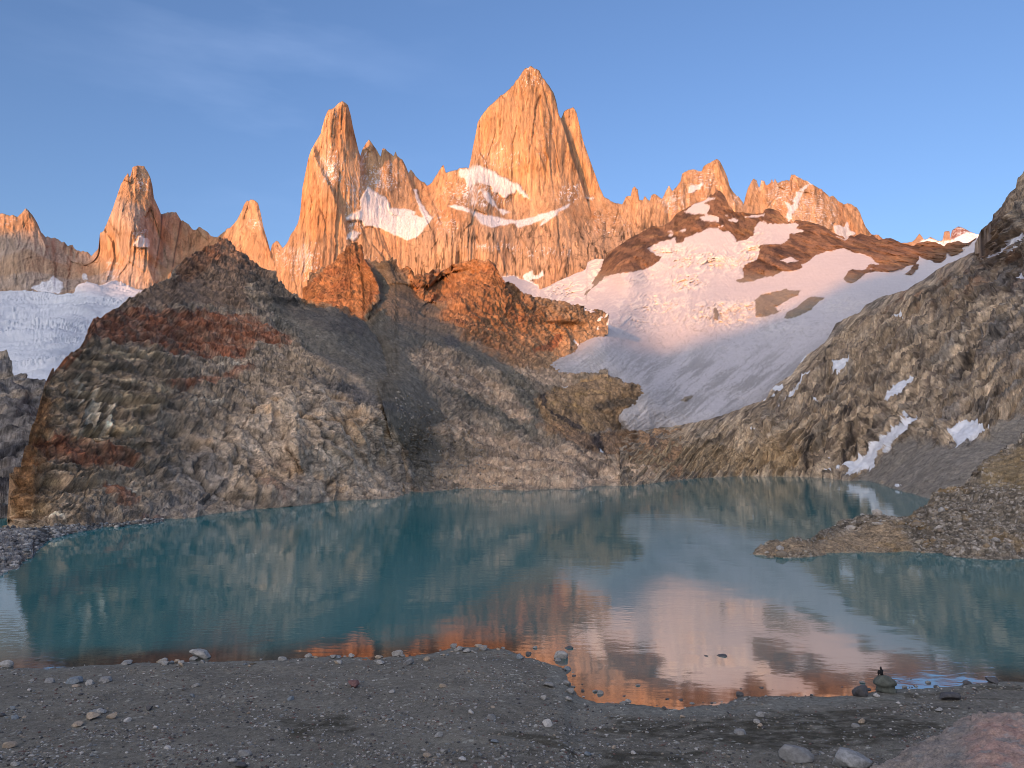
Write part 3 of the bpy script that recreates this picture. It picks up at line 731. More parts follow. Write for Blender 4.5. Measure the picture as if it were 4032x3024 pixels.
colr = mixcol(np.tile(np.array([.185, .108, .066]), (len(px), 1)), (.095, .06, .045), sstep(.1, .6, fbm(np.stack([P[:, 0] / 40, P[:, 1] / 160, P[:, 2] / 130], 1), 5)))
colr = mixcol(colr, (.27, .165, .085), sstep(.15, .6, fbm(P / 80. + 9, 4)) * .6)
colr = colr * (1 + .7 * (jr - .5) + .5 * (kr - .5))[:, None] * (1 - .45 * (1 - sstep(0, .1, kd2 - kd1)))[:, None]
colr = mixcol(colr, (.25, .215, .17), sstep(1050, 1130, py))
col = np.where((rk > 0)[:, None], colr, col)
G.finish(col)
# rock faces and ice faces become objects of their own
def face_sd(S, poly, warp=0.0):
    return poly_sd(S.fpx, S.fpy, poly)
fw = fbm(np.stack([G.fpx, G.fpy, 0 * G.fpx], 1) / 16., 4) * 3
hol = np.full(len(G.fpx), -99.0)
for p in holes: hol = np.maximum(hol, poly_sd(G.fpx, G.fpy, p))
left_ = np.ones(len(G.fpx), bool)
left_ &= ~(poly_sd(G.fpx, G.fpy, [(1900, 1290), (2262, 1250), (2378, 1296), (2370, 1308), (2345, 1338), (2275, 1352), (2288, 1371), (2260, 1396), (2204, 1421), (2152, 1446), (1900, 1470)]) + fbm(np.stack([G.fpx, G.fpy, 0 * G.fpx], 1) / 14., 3) * 3 > 9)
rlabs = {'ridge': 'brown rock ridge rising out of the upper glacier to a pointed knob', 'mass': 'broad brown rock mass between two snow bowls', 'east': 'brown saddle ridge running down to the dark right hand slope',
    'knob': 'single brown knob sticking out of the snow below the saddle ridge', 'island': 'ragged brown rock island in the middle of the glacier', 'sliver': 'slanting grey rock sliver below the ragged island',
    'fin': 'small dark fin of rock in the snow under the saddle', 'rim': 'narrow rib of rock between two arms of the glacier', 'hole': 'tiny dark rock window in the broken ice', 'toe': 'small grey rock spot low on the glacier tongue'}
for k_, p in rockpolys.items():
    sel = (poly_sd(G.fpx, G.fpy, p) + fw > 0) & (hol <= 0) & left_
    left_ &= ~sel
    tag(G.make('rock_outcrop', M_FAR, sel), rlabs[k_], 'rock outcrop', 'rock outcrops in the glacier', 'structure')
tag(G.make('glacier', M_ICE, left_), 'wide pink lit glacier flowing down towards the lake', 'glacier', kind='structure')

# ================================================================ near slopes round the lake
water_l = Z10([(-300, 1100), (0, 935), (50, 890), (160, 845), (320, 820), (440, 690), (560, 650), (590, 560), (780, 375), (850, 320), (1050, 270), (1250, 215), (1500, 170), (1640, 150), (1850, 95), (2212, 70)])
water_f = Z5([(800, 1185), (1060, 1160), (1370, 1115), (1600, 1095), (1820, 1068), (2212, 1040)]) + [(1640, 1945)]
water_j = Z6([(370, 1255), (600, 1245), (860, 1235), (1150, 1245), (1350, 1235), (1470, 1240), (1600, 1215), (1850, 1215), (1980, 1195), (2190, 1170)])
water_r = [(2687, 1888), (2760, 1882), (2900, 1877), (3050, 1876), (3180, 1878), (3300, 1889), (3340, 1893), (3400, 1892), (3470, 1905), (3520, 1925), (3600, 1945), (3650, 1964), (3720, 1985), (3900, 2060), (4150, 2150), (4820, 2420)]
shore_pts = [W(x, y) for x, y in water_f + water_j + water_r]
near_pts = shore_pts + [
    (-80, 2085, 215), (0, 2075, 208), (101, 1779, 222), (69, 1900, 212), (206, 1450, 262), (362, 1258, 318), (500, 1177, 385), (665, 1104, 450), (799, 982, 540), (891, 940, 580), (1000, 1300, 450), (1000, 1600, 345), (1250, 1700, 335), (1200, 1400, 425),
    (1025, 1049, 560), (1141, 1153, 540), (1342, 1214, 560), (1440, 1275, 575), (600, 1700, 275), (400, 1500, 280), (300, 1900, 222), (1157, 1323, 470), (1302, 1453, 420), (1374, 1547, 395), (1483, 1634, 370), (600, 1350, 350), (760, 1250, 430), (700, 1950, 252), (300, 1650, 248),
    (1500, 1700, 370), (1600, 1500, 470), (1700, 1650, 440), (1500, 1300, 620), (1700, 1400, 600), (1800, 1250, 745), (1560, 1120, 830), (1600, 1200, 770), (1700, 1080, 910), (1745, 1090, 925), (1700, 1200, 810), (1870, 1015, 880), (2050, 1120, 890), (2262, 1195, 930), (2392, 1246, 960), (2180, 1430, 800), (2280, 1380, 850), (2100, 1500, 660), (2000, 1700, 520),
    (1900, 1600, 560), (2000, 1300, 800), (2280, 1680, 600), (2340, 1480, 735), (2350, 1650, 640), (2500, 1560, 690), (2530, 1540, 700), (2400, 1800, 530), (2430, 1690, 660),
    (2640, 1700, 660), (2794, 1653, 685), (3053, 1514, 810), (3156, 1420, 880), (3240, 1356, 950), (3433, 1192, 1080), (3640, 1107, 1180), (3837, 993, 1250), (3866, 910, 1000), (4032, 675, 850), (3600, 1500, 640), (3500, 1700, 545), (3800, 1700, 430), (3900, 1850, 340), (4032, 1400, 560), (4032, 1000, 720),
    (3700, 1250, 860), (3300, 1600, 650), (4032, 1900, 300), (3100, 1700, 610), (4150, 600, 840), (4820, 60, 900), (4820, 700, 760), (4820, 1400, 540), (4150, 1300, 570), (3900, 1200, 740)]
dN = Depth(near_pts)

# ---- colour of the near slopes, shared where they run into each other
def near_colour(px, py, P, slope):
    o = np.stack([px, py, 0 * px], 1)
    w = fbm(o / 60., 5, .6) * 22
    wf = fbm(o / 14., 4) * 8
    pm = lambda poly, s=10, k=1.0: sstep(-s, s, poly_sd(px, py, poly) + w * k + wf)
    nf = fbm(P / 30., 5, .55); ng = fbm(P / 7., 4, .6)
    c = np.tile(np.array([.205, .165, .125]), (len(px), 1))
    c = mixcol(c, (.27, .215, .16), np.clip(.3 + nf, 0, 1))
    c = mixcol(c, (.14, .12, .105), sstep(.1, .7, ng - nf * .3) * .7)
    # ochre cliff on the left
    cl = pm([(0, 2090), (60, 1800), (180, 1400), (330, 1330), (650, 1380), (700, 1500), (560, 1700), (520, 1800), (420, 1900), (150, 2030)], 40, .6)
    str_ = fbm(np.stack([P[:, 0] / 30, P[:, 1] / 30, P[:, 2] / 3.0], 1), 4)
    c = mixcol(c, (.205, .152, .104), cl * .75)
    c = mixcol(c, (.39, .295, .185), cl * sstep(.1, .55, str_) * .8)
    c = mixcol(c, (.10, .085, .06), cl * sstep(.1, .6, -str_) * .6)
    c = mixcol(c, (.26, .125, .045), pm([(60, 1900), (150, 1560), (200, 1560), (200, 1800), (140, 1980), (40, 2050)], 20, .3) * .6)
    # rust bands
    rust = np.maximum.reduce([pm(Z5([(500, 50), (640, 5), (900, 20), (1150, 70), (1350, 60), (1560, 150), (1600, 200), (1400, 210), (1330, 290), (1100, 270), (900, 240), (700, 200), (460, 200), (440, 250), (330, 320), (240, 400), (280, 340), (440, 215)]), 10, .8),
        pm(Z5([(310, 690), (420, 705), (560, 750), (770, 800), (790, 860), (640, 840), (500, 860), (330, 860), (200, 800), (180, 760)]), 10, .5) * .9,
        pm(Z5([(570, 960), (680, 980), (780, 1030), (720, 1090), (660, 1060), (600, 1010)]), 8, .4) * .8, pm(Z5([(780, 1140), (860, 1130), (940, 1180), (820, 1200)]), 6, .3) * .8,
        pm(Z5([(900, 430), (1150, 380), (1380, 330), (1390, 350), (1200, 420), (1000, 460)]), 6, .3) * .75, pm(Z5([(1320, 860), (1450, 820), (1600, 900), (1650, 1000), (1560, 1090), (1420, 1060), (1350, 960)]), 10, .6) * .45,
        pm(Z9([(750, 1170), (900, 1130), (1100, 1300), (1200, 1450), (1300, 1560), (1150, 1450), (950, 1300)]), 8, .3) * .6, pm(Z9([(1150, 1090), (1170, 1060), (1225, 1065), (1220, 1100)]), 3, .1) * .8, pm([(1600, 1960), (1640, 1870), (1655, 1960)], 5, .2) * .5])
    c = mixcol(c, (.195, .078, .044), np.clip(rust * (.8 + .5 * ng), 0, 1))
    top = pm([(480, 1200), (560, 1140), (690, 1095), (700, 1040), (800, 975), (860, 940), (900, 930), (960, 985), (1000, 1060), (960, 1150), (1000, 1230), (900, 1215), (700, 1205)], 14, .5)
    c = mixcol(c, (.155, .105, .075), top * .85)
    c = mixcol(c, (.165, .085, .05), pm([(690, 1110), (700, 1040), (800, 970), (870, 960), (880, 1010), (800, 1070), (740, 1110)], 10, .4) * .7)
    c = mixcol(c, (.070, .062, .056), pm([(905, 940), (960, 980), (1040, 1060), (1130, 1140), (1190, 1190), (1150, 1210), (1060, 1170), (980, 1120), (930, 1040)], 10, .5) * .8)
    # pale scars and white veins
    pale = np.maximum.reduce([pm(Z5([(505, 470), (530, 500), (535, 580), (520, 680), (450, 660), (455, 600), (480, 540)]), 3, .06), pm(Z5([(575, 570), (612, 552), (608, 640), (590, 690), (560, 690), (570, 630)]), 3, .06), pm(Z5([(430, 380), (446, 380), (448, 540), (430, 545)]), 2, .03) * .8,
        pm(Z5([(1180, 322), (1330, 322), (1330, 330), (1180, 330)]), 2, .04) * .7, pm(Z5([(1020, 535), (1220, 522), (1220, 532), (1040, 545)]), 2, .04) * .8, pm(Z5([(560, 945), (640, 950), (760, 990), (800, 1030), (740, 995), (640, 960)]), 2, .03), pm(Z5([(260, 1190), (290, 1160), (340, 1165), (360, 1195), (330, 1180), (290, 1175)]), 2, .03)])
    c = mixcol(c, (.55, .47, .36), pale * .85)
    # pale ice polished slabs towards the water
    slab = pm(Z5([(1100, 760), (1450, 480), (1600, 480), (1750, 400), (1880, 450), (2000, 560), (2212, 700), (2300, 960), (2212, 1040), (1900, 1060), (1600, 1100), (1450, 1000), (1250, 1000)]), 30, 1.)
    c = mixcol(c, (.345, .28, .215), slab * (.5 + .5 * np.clip(.5 + nf, 0, 1)))
    c = mixcol(c, (.37, .255, .155), slab * sstep(.15, .6, fbm(P / 16. + 5, 4)) * .7)
    c = mixcol(c, (.155, .145, .135), pm(Z5([(900, 870), (1100, 760), (1220, 880), (1230, 1000), (1060, 1150), (800, 1180), (800, 1050), (1000, 1000)]), 20, .7) * .6)
    # scree fans
    scree = np.maximum.reduce([pm(Z9([(780, 380), (1000, 360), (1080, 460), (1290, 680), (1400, 800), (1620, 850), (1500, 960), (1760, 1130), (1900, 1230), (2212, 1330), (2300, 1600), (2000, 1480), (1650, 1290), (1380, 1250), (1150, 1300), (1300, 1600), (1500, 1900), (1350, 1900), (900, 1650), (400, 1330), (0, 1060), (-400, 900), (-200, 760), (150, 1150), (700, 1150), (860, 900), (840, 700), (800, 500)]), 12, .4),
        pm(Z6([(0, 0), (200, 300), (420, 520), (560, 640), (600, 760), (560, 850), (620, 950), (560, 1060), (480, 1240), (380, 1250), (330, 980), (200, 720), (0, 480), (-300, 300), (-600, 80)]), 12, .5),
        pm(Z6([(600, 560), (750, 680), (880, 760), (1000, 830), (1200, 900), (1250, 700), (1240, 600), (1050, 420), (950, 350), (850, 300), (1040, 560), (1090, 680), (1200, 780)]), 12, .4)])
    cs = mixcol(np.tile(np.array([.112, .104, .088]), (len(px), 1)), (.080, .076, .066), sstep(0, .6, fbm(np.stack([(px + py) / 60., (px - py) / 9., 0 * px], 1), 4)) * .8)
    cs = mixcol(cs, (.20, .185, .155), sstep(.55, .9, ng))
    c = c + (cs - c) * (scree * .95)[:, None]
    # dark outcrop under the saddle
    dk = pm(Z9([(-400, 700), (0, 760), (180, 800), (330, 850), (500, 850), (560, 950), (680, 990), (720, 1080), (680, 1160), (500, 1150), (250, 1140), (100, 1080), (-200, 900)]), 8, .4)
    c = mixcol(c, (.085, .077, .070), dk * (.75 + .3 * ng))
    c = mixcol(c, (.075, .075, .078), np.maximum(pm(Z9([(1540, 1150), (1640, 1090), (1760, 1180), (1740, 1290), (1620, 1290)]), 8, .3), pm(Z6([(-300, 480), (0, 530), (150, 620), (450, 740), (520, 770), (350, 720), (150, 680), (0, 640)]), 10, .4)) * .75)
    # warm volcanic rock of the ridges
    org = np.maximum(pm(Z9([(0, 780), (50, 680), (300, 400), (540, 200), (560, 100), (700, 140), (700, 330), (800, 420), (860, 680), (700, 1000), (550, 950), (350, 840)]), 5, .25),
        pm(Z9([(1100, 420), (1240, 440), (1400, 460), (1480, 470), (1900, 280), (2150, 350), (2500, 760), (2900, 1020), (3300, 900), (3400, 1300), (2900, 1660), (2560, 1640), (2250, 1420), (1960, 1270), (1760, 1120), (1520, 960), (1640, 840), (1400, 800), (1290, 680)]), 22, .8))
    co = mixcol(np.tile(np.array([.275, .148, .076]), (len(px), 1)), (.21, .10, .055), sstep(.0, .6, nf + .4 * ng))
    co = mixcol(co, (.30, .17, .085), sstep(.1, .6, fbm(P / 22. + 7, 4)) * .7)
    co = mixcol(co, (.14, .08, .05), sstep(.1, .6, ng) * .55)
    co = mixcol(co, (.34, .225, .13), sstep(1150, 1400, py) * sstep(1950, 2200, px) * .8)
    c = c + (co - c) * (org * .95)[:, None]
    c = mixcol(c, (.235, .175, .12), sstep(2190, 2290, px) * (1 - sstep(1380, 1440, py)) * .85)
    c = mixcol(c, (.10, .08, .065), sstep(2190, 2290, px) * (1 - sstep(1380, 1440, py)) * sstep(.1, .5, ng) * .7)
    c = mixcol(c, (.21, .07, .035), pm(Z8([(540, 1020), (640, 1000), (740, 960), (800, 890), (880, 910), (760, 1060), (560, 1055)]), 4, .15) * .7)
    # pale outcrops in the scree
    out = np.maximum.reduce([pm(Z6([(370, 340), (480, 270), (620, 310), (700, 390), (800, 410), (960, 520), (1080, 640), (1220, 780), (1100, 800), (1000, 720), (880, 640), (760, 600), (640, 560), (560, 480), (430, 430)]), 8, .4),
        pm(Z6([(520, 820), (700, 760), (900, 860), (1000, 900), (1200, 950), (1440, 940), (1700, 1010), (2000, 1100), (2150, 1160), (1600, 1215), (1150, 1240), (800, 1240), (640, 1180), (900, 1000), (780, 920)]), 12, .6), pm(Z6([(1040, 400), (1180, 420), (1450, 480), (1470, 520), (1300, 560), (1150, 480)]), 6, .3)])
    c = mixcol(c, (.335, .245, .175), out * .9)
    c = mixcol(c, (.41, .33, .25), out * sstep(.1, .6, ng) * .7)
    c = mixcol(c, (.13, .105, .085), out * sstep(.2, .6, -nf - .3 * ng) * .7)
    dome = pm(Z8([(560, 1560), (640, 1540), (1000, 1400), (1080, 1360), (1340, 1300), (1530, 1390), (1770, 1440), (1780, 1560), (1690, 1620), (1500, 1900), (700, 2000), (600, 1700)]), 8, .25)
    c = mixcol(c, (.285, .188, .105), dome * .95)
    c = mixcol(c, (.10, .075, .055), dome * sstep(.15, .55, fbm(np.stack([P[:, 0] / 5., P[:, 1] / 40., P[:, 2] / 40.], 1), 3)) * .7)
    c = mixcol(c, (.34, .215, .09), dome * sstep(.1, .6, nf) * .6)
    c = mixcol(c, (.085, .07, .055), dome * pm(Z6([(1600, 660), (1900, 620), (1940, 640), (1830, 690), (1600, 700)]), 4, .15) * .8)  # shade under the ledge put into the colour as a dark strip
    low = pm(Z6([(1200, 830), (1400, 790), (1600, 870), (2000, 820), (2300, 800), (2300, 1160), (2100, 1170), (1900, 1060), (1700, 990), (1450, 930)]), 10, .5)
    c = mixcol(c, (.235, .145, .085), low * .8)
    c = mixcol(c, (.12, .09, .07), low * sstep(.1, .5, ng) * .6)
    c = mixcol(c, (.045, .04, .04), np.maximum(pm(Z6([(1590, 860), (1640, 870), (1680, 950), (1690, 980), (1640, 970), (1590, 910)]), 3, .1), np.maximum(pm(Z6([(1950, 980), (1970, 910), (2010, 930), (2030, 975)]), 3, .1), pm(Z6([(1230, 600), (1270, 600), (1290, 680), (1450, 770), (1550, 830), (1530, 850), (1400, 770), (1250, 670)]), 3, .12))) * .85)
    return c

# ---- middle hills: jagged warm ridges, scree, the pale dome, the low shore
crestJ = ([(1150, 1215)] + Z9([(0, 800), (45, 745), (55, 680), (100, 610), (140, 510), (200, 480), (280, 415), (350, 395), (440, 310), (500, 265), (520, 210), (545, 190), (552, 145), (575, 140), (588, 160), (600, 135), (630, 150), (640, 172), (665, 165), (680, 180), (692, 290), (700, 335),
    (740, 345), (752, 320), (765, 350), (800, 378), (835, 345), (850, 385), (880, 395), (900, 360), (985, 362), (992, 335), (1005, 365), (1035, 362), (1050, 410), (1085, 455), (1130, 435), (1145, 425), (1165, 435), (1180, 440), (1195, 460), (1215, 430), (1235, 470), (1250, 510), (1290, 485), (1310, 510), (1355, 530),
    (1375, 465), (1400, 462), (1410, 480), (1430, 455), (1480, 465), (1500, 490), (1560, 465), (1660, 430), (1750, 360), (1800, 340), (1850, 345), (1905, 310), (1950, 330), (2000, 350), (2050, 320), (2090, 350), (2130, 430), (2180, 530), (2212, 580)])
    + Z8([(190, 270), (270, 310), (350, 350), (450, 410), (560, 450), (650, 455), (720, 460), (830, 490), (880, 500), (970, 540), (1050, 540), (1060, 570), (1130, 580), (1180, 615), (1200, 600), (1290, 625), (1360, 660), (1385, 690)]) + [(2512, 1690), (2680, 1692)])
footJ = [(1150, 1400), (1440, 1420), (1500, 1560), (1600, 1940)] + [(x, y + 7) for x, y in water_j]
near_right = [p for p in near_pts if p[0] > 1455 or p[1] > 1500]
dJ = Depth(near_right + [(1180, 1200, 860), (1250, 1080, 900), (1385, 965, 960), (1380, 1150, 830), (1420, 1240, 760), (1420, 965, 970), (1300, 1250, 780), (1450, 1100, 850), (1490, 1040, 840), (1200, 1380, 740), (1400, 1400, 640)])
J = Sheet(1150, 2680, crestJ, footJ, dJ, dx=3.4, dy=3.4, jag=1.5, seed=6, maxrows=330, back=(0.015, 0.05, 0.15), backdrop=0.8)
px, py, P = J.flat()
rel = np.zeros(len(px))
for pts, a, w, b, bw in [
    (Z9([(690, 180), (700, 320), (790, 450), (850, 640), (870, 760), (700, 1000)]), 45, 18, 22, 60),
    (Z9([(575, 140), (620, 300), (640, 400)]), 14, 6, 4, 20),
    (Z9([(1145, 430), (1200, 560), (1330, 720), (1420, 790)]), -16, 14, 10, 30),
    (Z9([(1400, 465), (1410, 600), (1480, 720), (1400, 800)]), 22, 10, 8, 30),
    (Z9([(1430, 460), (1510, 500), (1440, 590)]), 20, 8, 4, 20),
    (Z9([(1620, 520), (1660, 500), (1670, 620), (1600, 760)]), -24, 10, 4, 20),
    (Z9([(2050, 320), (2120, 430), (2212, 580), (2300, 700)]), 26, 9, 16, 40),
    (Z9([(1620, 660), (1800, 860), (2000, 1010), (2212, 1180)]), 9, 7, 9, 25),
    (Z8([(790, 780), (880, 830), (950, 940), (960, 1030)]), 24, 14, 14, 40),
    (Z8([(1340, 1305), (1480, 1390), (1560, 1500), (1600, 1600)]), 10, 20, 6, 50),
    (Z8([(650, 1540), (700, 1650), (740, 1700)]), 10, 10, 4, 20),
    (Z6([(560, 480), (700, 590), (830, 600), (980, 540)]), 12, 12, 8, 40),
    (Z6([(1590, 860), (1640, 900), (1680, 980)]), -8, 8, 6, 20),
    ]:
    d, sd = line_d(px, py, pts)
    ys = [p[1] for p in pts]
    live = sstep(min(ys) - 25, min(ys) + 5, py) * (1 - sstep(max(ys) - 5, max(ys) + 60, py))
    rel += live * np.where(sd > 0, a * np.tanh(d / w) * np.exp(-d / (w * 9)), b * np.tanh(d / bw) * np.exp(-d / (bw * 3)))
J.move_depth(rel)
def near_relief(px, py, P, T, rocky, smooth_scree):
    big = 4.0 * fbm(P / 55., 3, .5)
    wp = P + 2.5 * np.stack([pnoise(P / 9.), pnoise(P / 9. + 40), pnoise(P / 9. + 80)], 1)
    mid = 3.6 * (ridged(np.stack([P[:, 0] / 17., P[:, 1] / 17., P[:, 2] / 30.], 1), 5, .6) - .5)
    ledge = 2.4 * (ridged(np.stack([P[:, 0] / 40., P[:, 1] / 40., (P[:, 2] + .25 * P[:, 0]) / 7.], 1), 4, .6) - .5)
    d1, d2, rv = worley(wp / np.array([9., 9., 6.]))
    e1, e2, rw = worley(wp / np.array([3.6, 3.6, 2.2]) + 11)
    joint = 2.2 * (rv - .5) + 1.1 * (rw - .5) - .9 * (1 - sstep(0, .12, d2 - d1)) - .5 * (1 - sstep(0, .12, e2 - e1))
    small = 1.0 * fbm(P / 3.2, 4, .62)
    f1, f2, rf_ = worley(P / 2.6)
    bould = 1.3 * sstep(.72, 1., rf_) * np.clip(1 - f1 * 1.7, 0, 1)
    return big + (mid + ledge + joint) * rocky + small * (.4 + .6 * rocky) + bould * smooth_scree
o3 = np.stack([px, py, 0 * px], 1)
screeJ = np.maximum(sstep(-20, 20, poly_sd(px, py, Z9([(780, 380), (1000, 360), (1080, 460), (1290, 680), (1400, 800), (1620, 850), (1500, 960), (1760, 1130), (1900, 1230), (2212, 1330), (2300, 1600), (2000, 1480), (1650, 1290), (1380, 1250), (1150, 1300), (1300, 1600), (1500, 1900), (1350, 1900), (900, 1650), (400, 1330), (700, 1150), (860, 900)]))),
    sstep(-20, 20, poly_sd(px, py, Z6([(0, 0), (200, 300), (420, 520), (560, 640), (600, 760), (560, 850), (620, 950), (560, 1060), (480, 1240), (380, 1250), (330, 980), (200, 720), (0, 480)]))))
rockJ = 1 - .85 * screeJ
upJ = 1 + .35 * (1 - sstep(1100, 1500, py))
J.move_normal(near_relief(px, py, P, J.T.ravel(), rockJ, .3 + .7 * screeJ) * upJ * sstep(0, .06, np.repeat(np.linspace(0, 1, J.nv)[:, None], J.nu, 1).ravel() + .015))
px, py, P = J.flat()
J.finish(np.array([1.02, 1.0, .95]) * jointed(P * np.array([1.2, 1.2, .8]), 16., 5.5, .7 * (1 - .6 * screeJ))[:, None] * near_colour(px, py, P, None) * (1 + .42 * sstep(1150, 1450, py))[:, None])  # below the sunlit ridge the colour is lightened to lift the shade
tongue = [(2420, 1180), (2381, 1304), (2350, 1330), (2272, 1347), (2283, 1369), (2258, 1391), (2200, 1416), (2150, 1441), (2240, 1468), (2300, 1482), (2345, 1478), (2420, 1440)]
toe = [(2394, 1100), (2540, 1100), (2540, 1690), (2440, 1690), (2420, 1668), (2394, 1660)]
_old = [(2620, 1480), (2542, 1530), (2541, 1545), (2537, 1561), (2511, 1582), (2470, 1625), (2440, 1652), (2405, 1676), (2440, 1687), (2540, 1690), (2620, 1690)]
keep = np.maximum(poly_sd(J.fpx, J.fpy, tongue) - 12, poly_sd(J.fpx, J.fpy, toe)) + fbm(np.stack([J.fpx, J.fpy, 0 * J.fpx], 1) / 14., 3) * 4 < 0
snJ = {'tiny snow strip under the pale moraine beside the rock dome': Z8([(800, 1460), (860, 1440), (930, 1445), (900, 1465)]), 'small snow wedge between the warm hill and the glacier': Z8([(830, 1165), (840, 1135), (910, 1125), (890, 1150)]),
    'thin snow finger in the cleft of the warm hill': Z8([(990, 950), (1005, 935), (1050, 990), (1035, 1000)]), 'snow sliver on the rocks at the glacier edge': Z8([(1240, 720), (1350, 680), (1370, 690), (1260, 740)]), 'short snow streak beside the rocks at the glacier edge': Z8([(1340, 790), (1390, 700), (1420, 715), (1370, 790)]),
    'small round snow spot among the rocks at the glacier edge': Z8([(1240, 800), (1255, 780), (1280, 810), (1250, 825)]), 'broad snow strip above the rocks at the glacier edge': Z8([(1075, 600), (1110, 585), (1230, 640), (1190, 655), (1120, 620)])}
fallp = Z6([(1604, 862), (1612, 885), (1622, 905), (1634, 918), (1642, 935), (1655, 950), (1668, 968), (1650, 975), (1640, 962), (1636, 940), (1626, 925), (1612, 912), (1605, 890), (1596, 868)])
fall = poly_sd(J.fpx, J.fpy, fallp) > -2.2
for lab, p in snJ.items():
    m_ = (poly_sd(J.fpx, J.fpy, p) > 0) & keep
    J.make_own('snow_patch', M_SNOW, m_, (.80, .82, .85), lab, 'snow patch', 'snow patches on the rock slopes')
    keep &= ~m_
J.make_own('waterfall', M_SNOW, fall & keep, (.62, .66, .70), 'thin white waterfall down a wet black rock step above the far shore', 'waterfall', None)
tag(J.make('hill', M_HILL, keep & ~fall), 'warm jagged ridges with grey scree running down to the far shore', 'hill', kind='structure')

# ---- the pale dome of rock at the glacier's foot
crestO = Z8([(600, 1600), (640, 1545), (700, 1500), (850, 1445), (1000, 1420), (1050, 1370), (1080, 1360), (1200, 1340), (1340, 1305), (1450, 1340), (1530, 1390), (1600, 1430), (1700, 1440), (1745, 1470), (1765, 1495), (1772, 1520)])
footO = [(2117, 1600), (2150, 1670), (2200, 1740), (2300, 1790), (2400, 1770), (2450, 1700), (2490, 1640), (2518, 1600), (2535, 1576), (2541, 1570)]
DO = Sheet(2117, 2541, crestO, footO, lambda a, b: .985 * dN(a, b), dx=2.8, dy=2.6, jag=1.3, seed=7, back=(0.01, 0.03, 0.07), backdrop=.35)
px, py, P = DO.flat()
fd, _ = line_d(px, py, footO[:6])
cd_ = py - np.repeat(DO.crest[None], DO.nv, 0).ravel()
rl = 20 * (1 - sstep(0, 34, fd)) + 22 * np.exp(-cd_ / 14.) + 14 * sstep(2440, 2545, px)
DO.move_depth(rl)
DO.move_normal(.8 * near_relief(px, py, P, None, 1, 0))
DO.finish(1.25 * near_colour(px, py, P, None) * jointed(P, 16., 6., .8)[:, None])
tag(DO.make('rock_dome', M_HILL), 'rounded tan rock dome beside the end of the glacier tongue', 'rock dome', kind='structure')

# ---- the big front hill on the left
crestF = ([(-80, 2092), (0, 2078)] + Z5([(35, 1165), (60, 1120), (95, 950), (140, 800), (175, 680), (205, 580), (235, 470), (260, 390), (285, 345), (330, 310), (380, 265), (440, 230), (450, 195), (480, 150), (500, 110), (503, 80), (560, 50), (640, 15)])
    + Z1([(830, 1105), (900, 1060), (960, 1030), (1090, 990), (1120, 910), (1150, 880), (1200, 850), (1260, 810), (1295, 800), (1310, 788), (1380, 765), (1400, 748), (1412, 730), (1435, 728), (1460, 720), (1490, 738), (1530, 780), (1580, 810), (1620, 860), (1680, 900), (1760, 950), (1830, 1010), (1870, 1070), (1960, 1100), (2080, 1150), (2200, 1170)])
    + Z9([(500, 850), (520, 870), (555, 950), (600, 930), (640, 960), (690, 995), (760, 1080), (900, 1230), (1050, 1420), (1200, 1600)]) + [(1650, 1530), (1720, 1640), (1760, 1760), (1770, 1900), (1790, 1935)])
footF = [(-80, 2105), (0, 2095), (113, 2098), (192, 2088), (339, 2085), (480, 2072)] + [(x, y + 8) for x, y in water_f] + [(1800, 1941)]
FH = Sheet(-80, 1780, crestF, footF, dN, dx=3.2, dy=3.4, jag=1.6, seed=8, maxrows=340, smooth=14, back=(0.02, 0.06, 0.16, 0.4), backdrop=0.75)
px, py, P = FH.flat()
rel = np.zeros(len(px))
for pts, a, w, b, bw in [
    (Z5([(1320, 0), (1580, 160), (1800, 350), (1900, 480), (2050, 600), (2200, 720)]), 16, 40, 8, 80),
    (Z5([(480, 500), (440, 640), (420, 720)]), 6, 10, 4, 20), (Z5([(560, 540), (520, 660)]), 6, 6, 2, 20), (Z5([(610, 560), (605, 680)]), 7, 10, 3, 20),
    (Z5([(1600, 640), (1560, 730), (1540, 800), (1600, 880)]), -9, 12, 7, 40), (Z5([(1470, 560), (1480, 680), (1420, 740)]), 7, 14, 5, 40),
    (Z5([(1230, 880), (1230, 950), (1080, 1060), (1070, 1150)]), 8, 16, 6, 40), (Z5([(1820, 960), (1815, 1070)]), 5, 8, 4, 30), (Z5([(1330, 870), (1350, 960), (1380, 1090)]), 4, 10, 4, 20),
    (Z5([(1700, 760), (1850, 820), (2000, 920)]), 5, 10, 5, 40), (Z5([(380, 700), (600, 740), (780, 800)]), 5, 14, 3, 30), (Z5([(450, 210), (800, 230), (1200, 320)]), 6, 16, 3, 30),
    (Z5([(250, 1050), (480, 900), (800, 850), (1000, 760)]), 7, 25, 4, 50)]:
    d, sd = line_d(px, py, pts)
    ys = [p[1] for p in pts]; xs_ = [p[0] for p in pts]
    live = sstep(min(ys) - 30, min(ys) + 5, py) * (1 - sstep(max(ys) - 5, max(ys) + 60, py)) * sstep(min(xs_) - 60, min(xs_), px) * (1 - sstep(max(xs_), max(xs_) + 60, px))
    rel += live * np.where(sd > 0, a * np.tanh(d / w) * np.exp(-d / (w * 9)), b * np.tanh(d / bw) * np.exp(-d / (bw * 3)))
bd, _ = line_d(px, py, Z9([(640, 960), (690, 995), (760, 1080), (900, 1230), (1050, 1420), (1200, 1600)]) + [(1650, 1530), (1720, 1640), (1760, 1760), (1770, 1900), (1790, 1960)])
rel += 22 * (1 - sstep(0, 75, bd))
FH.move_depth(rel)
px, py, P = FH.flat()
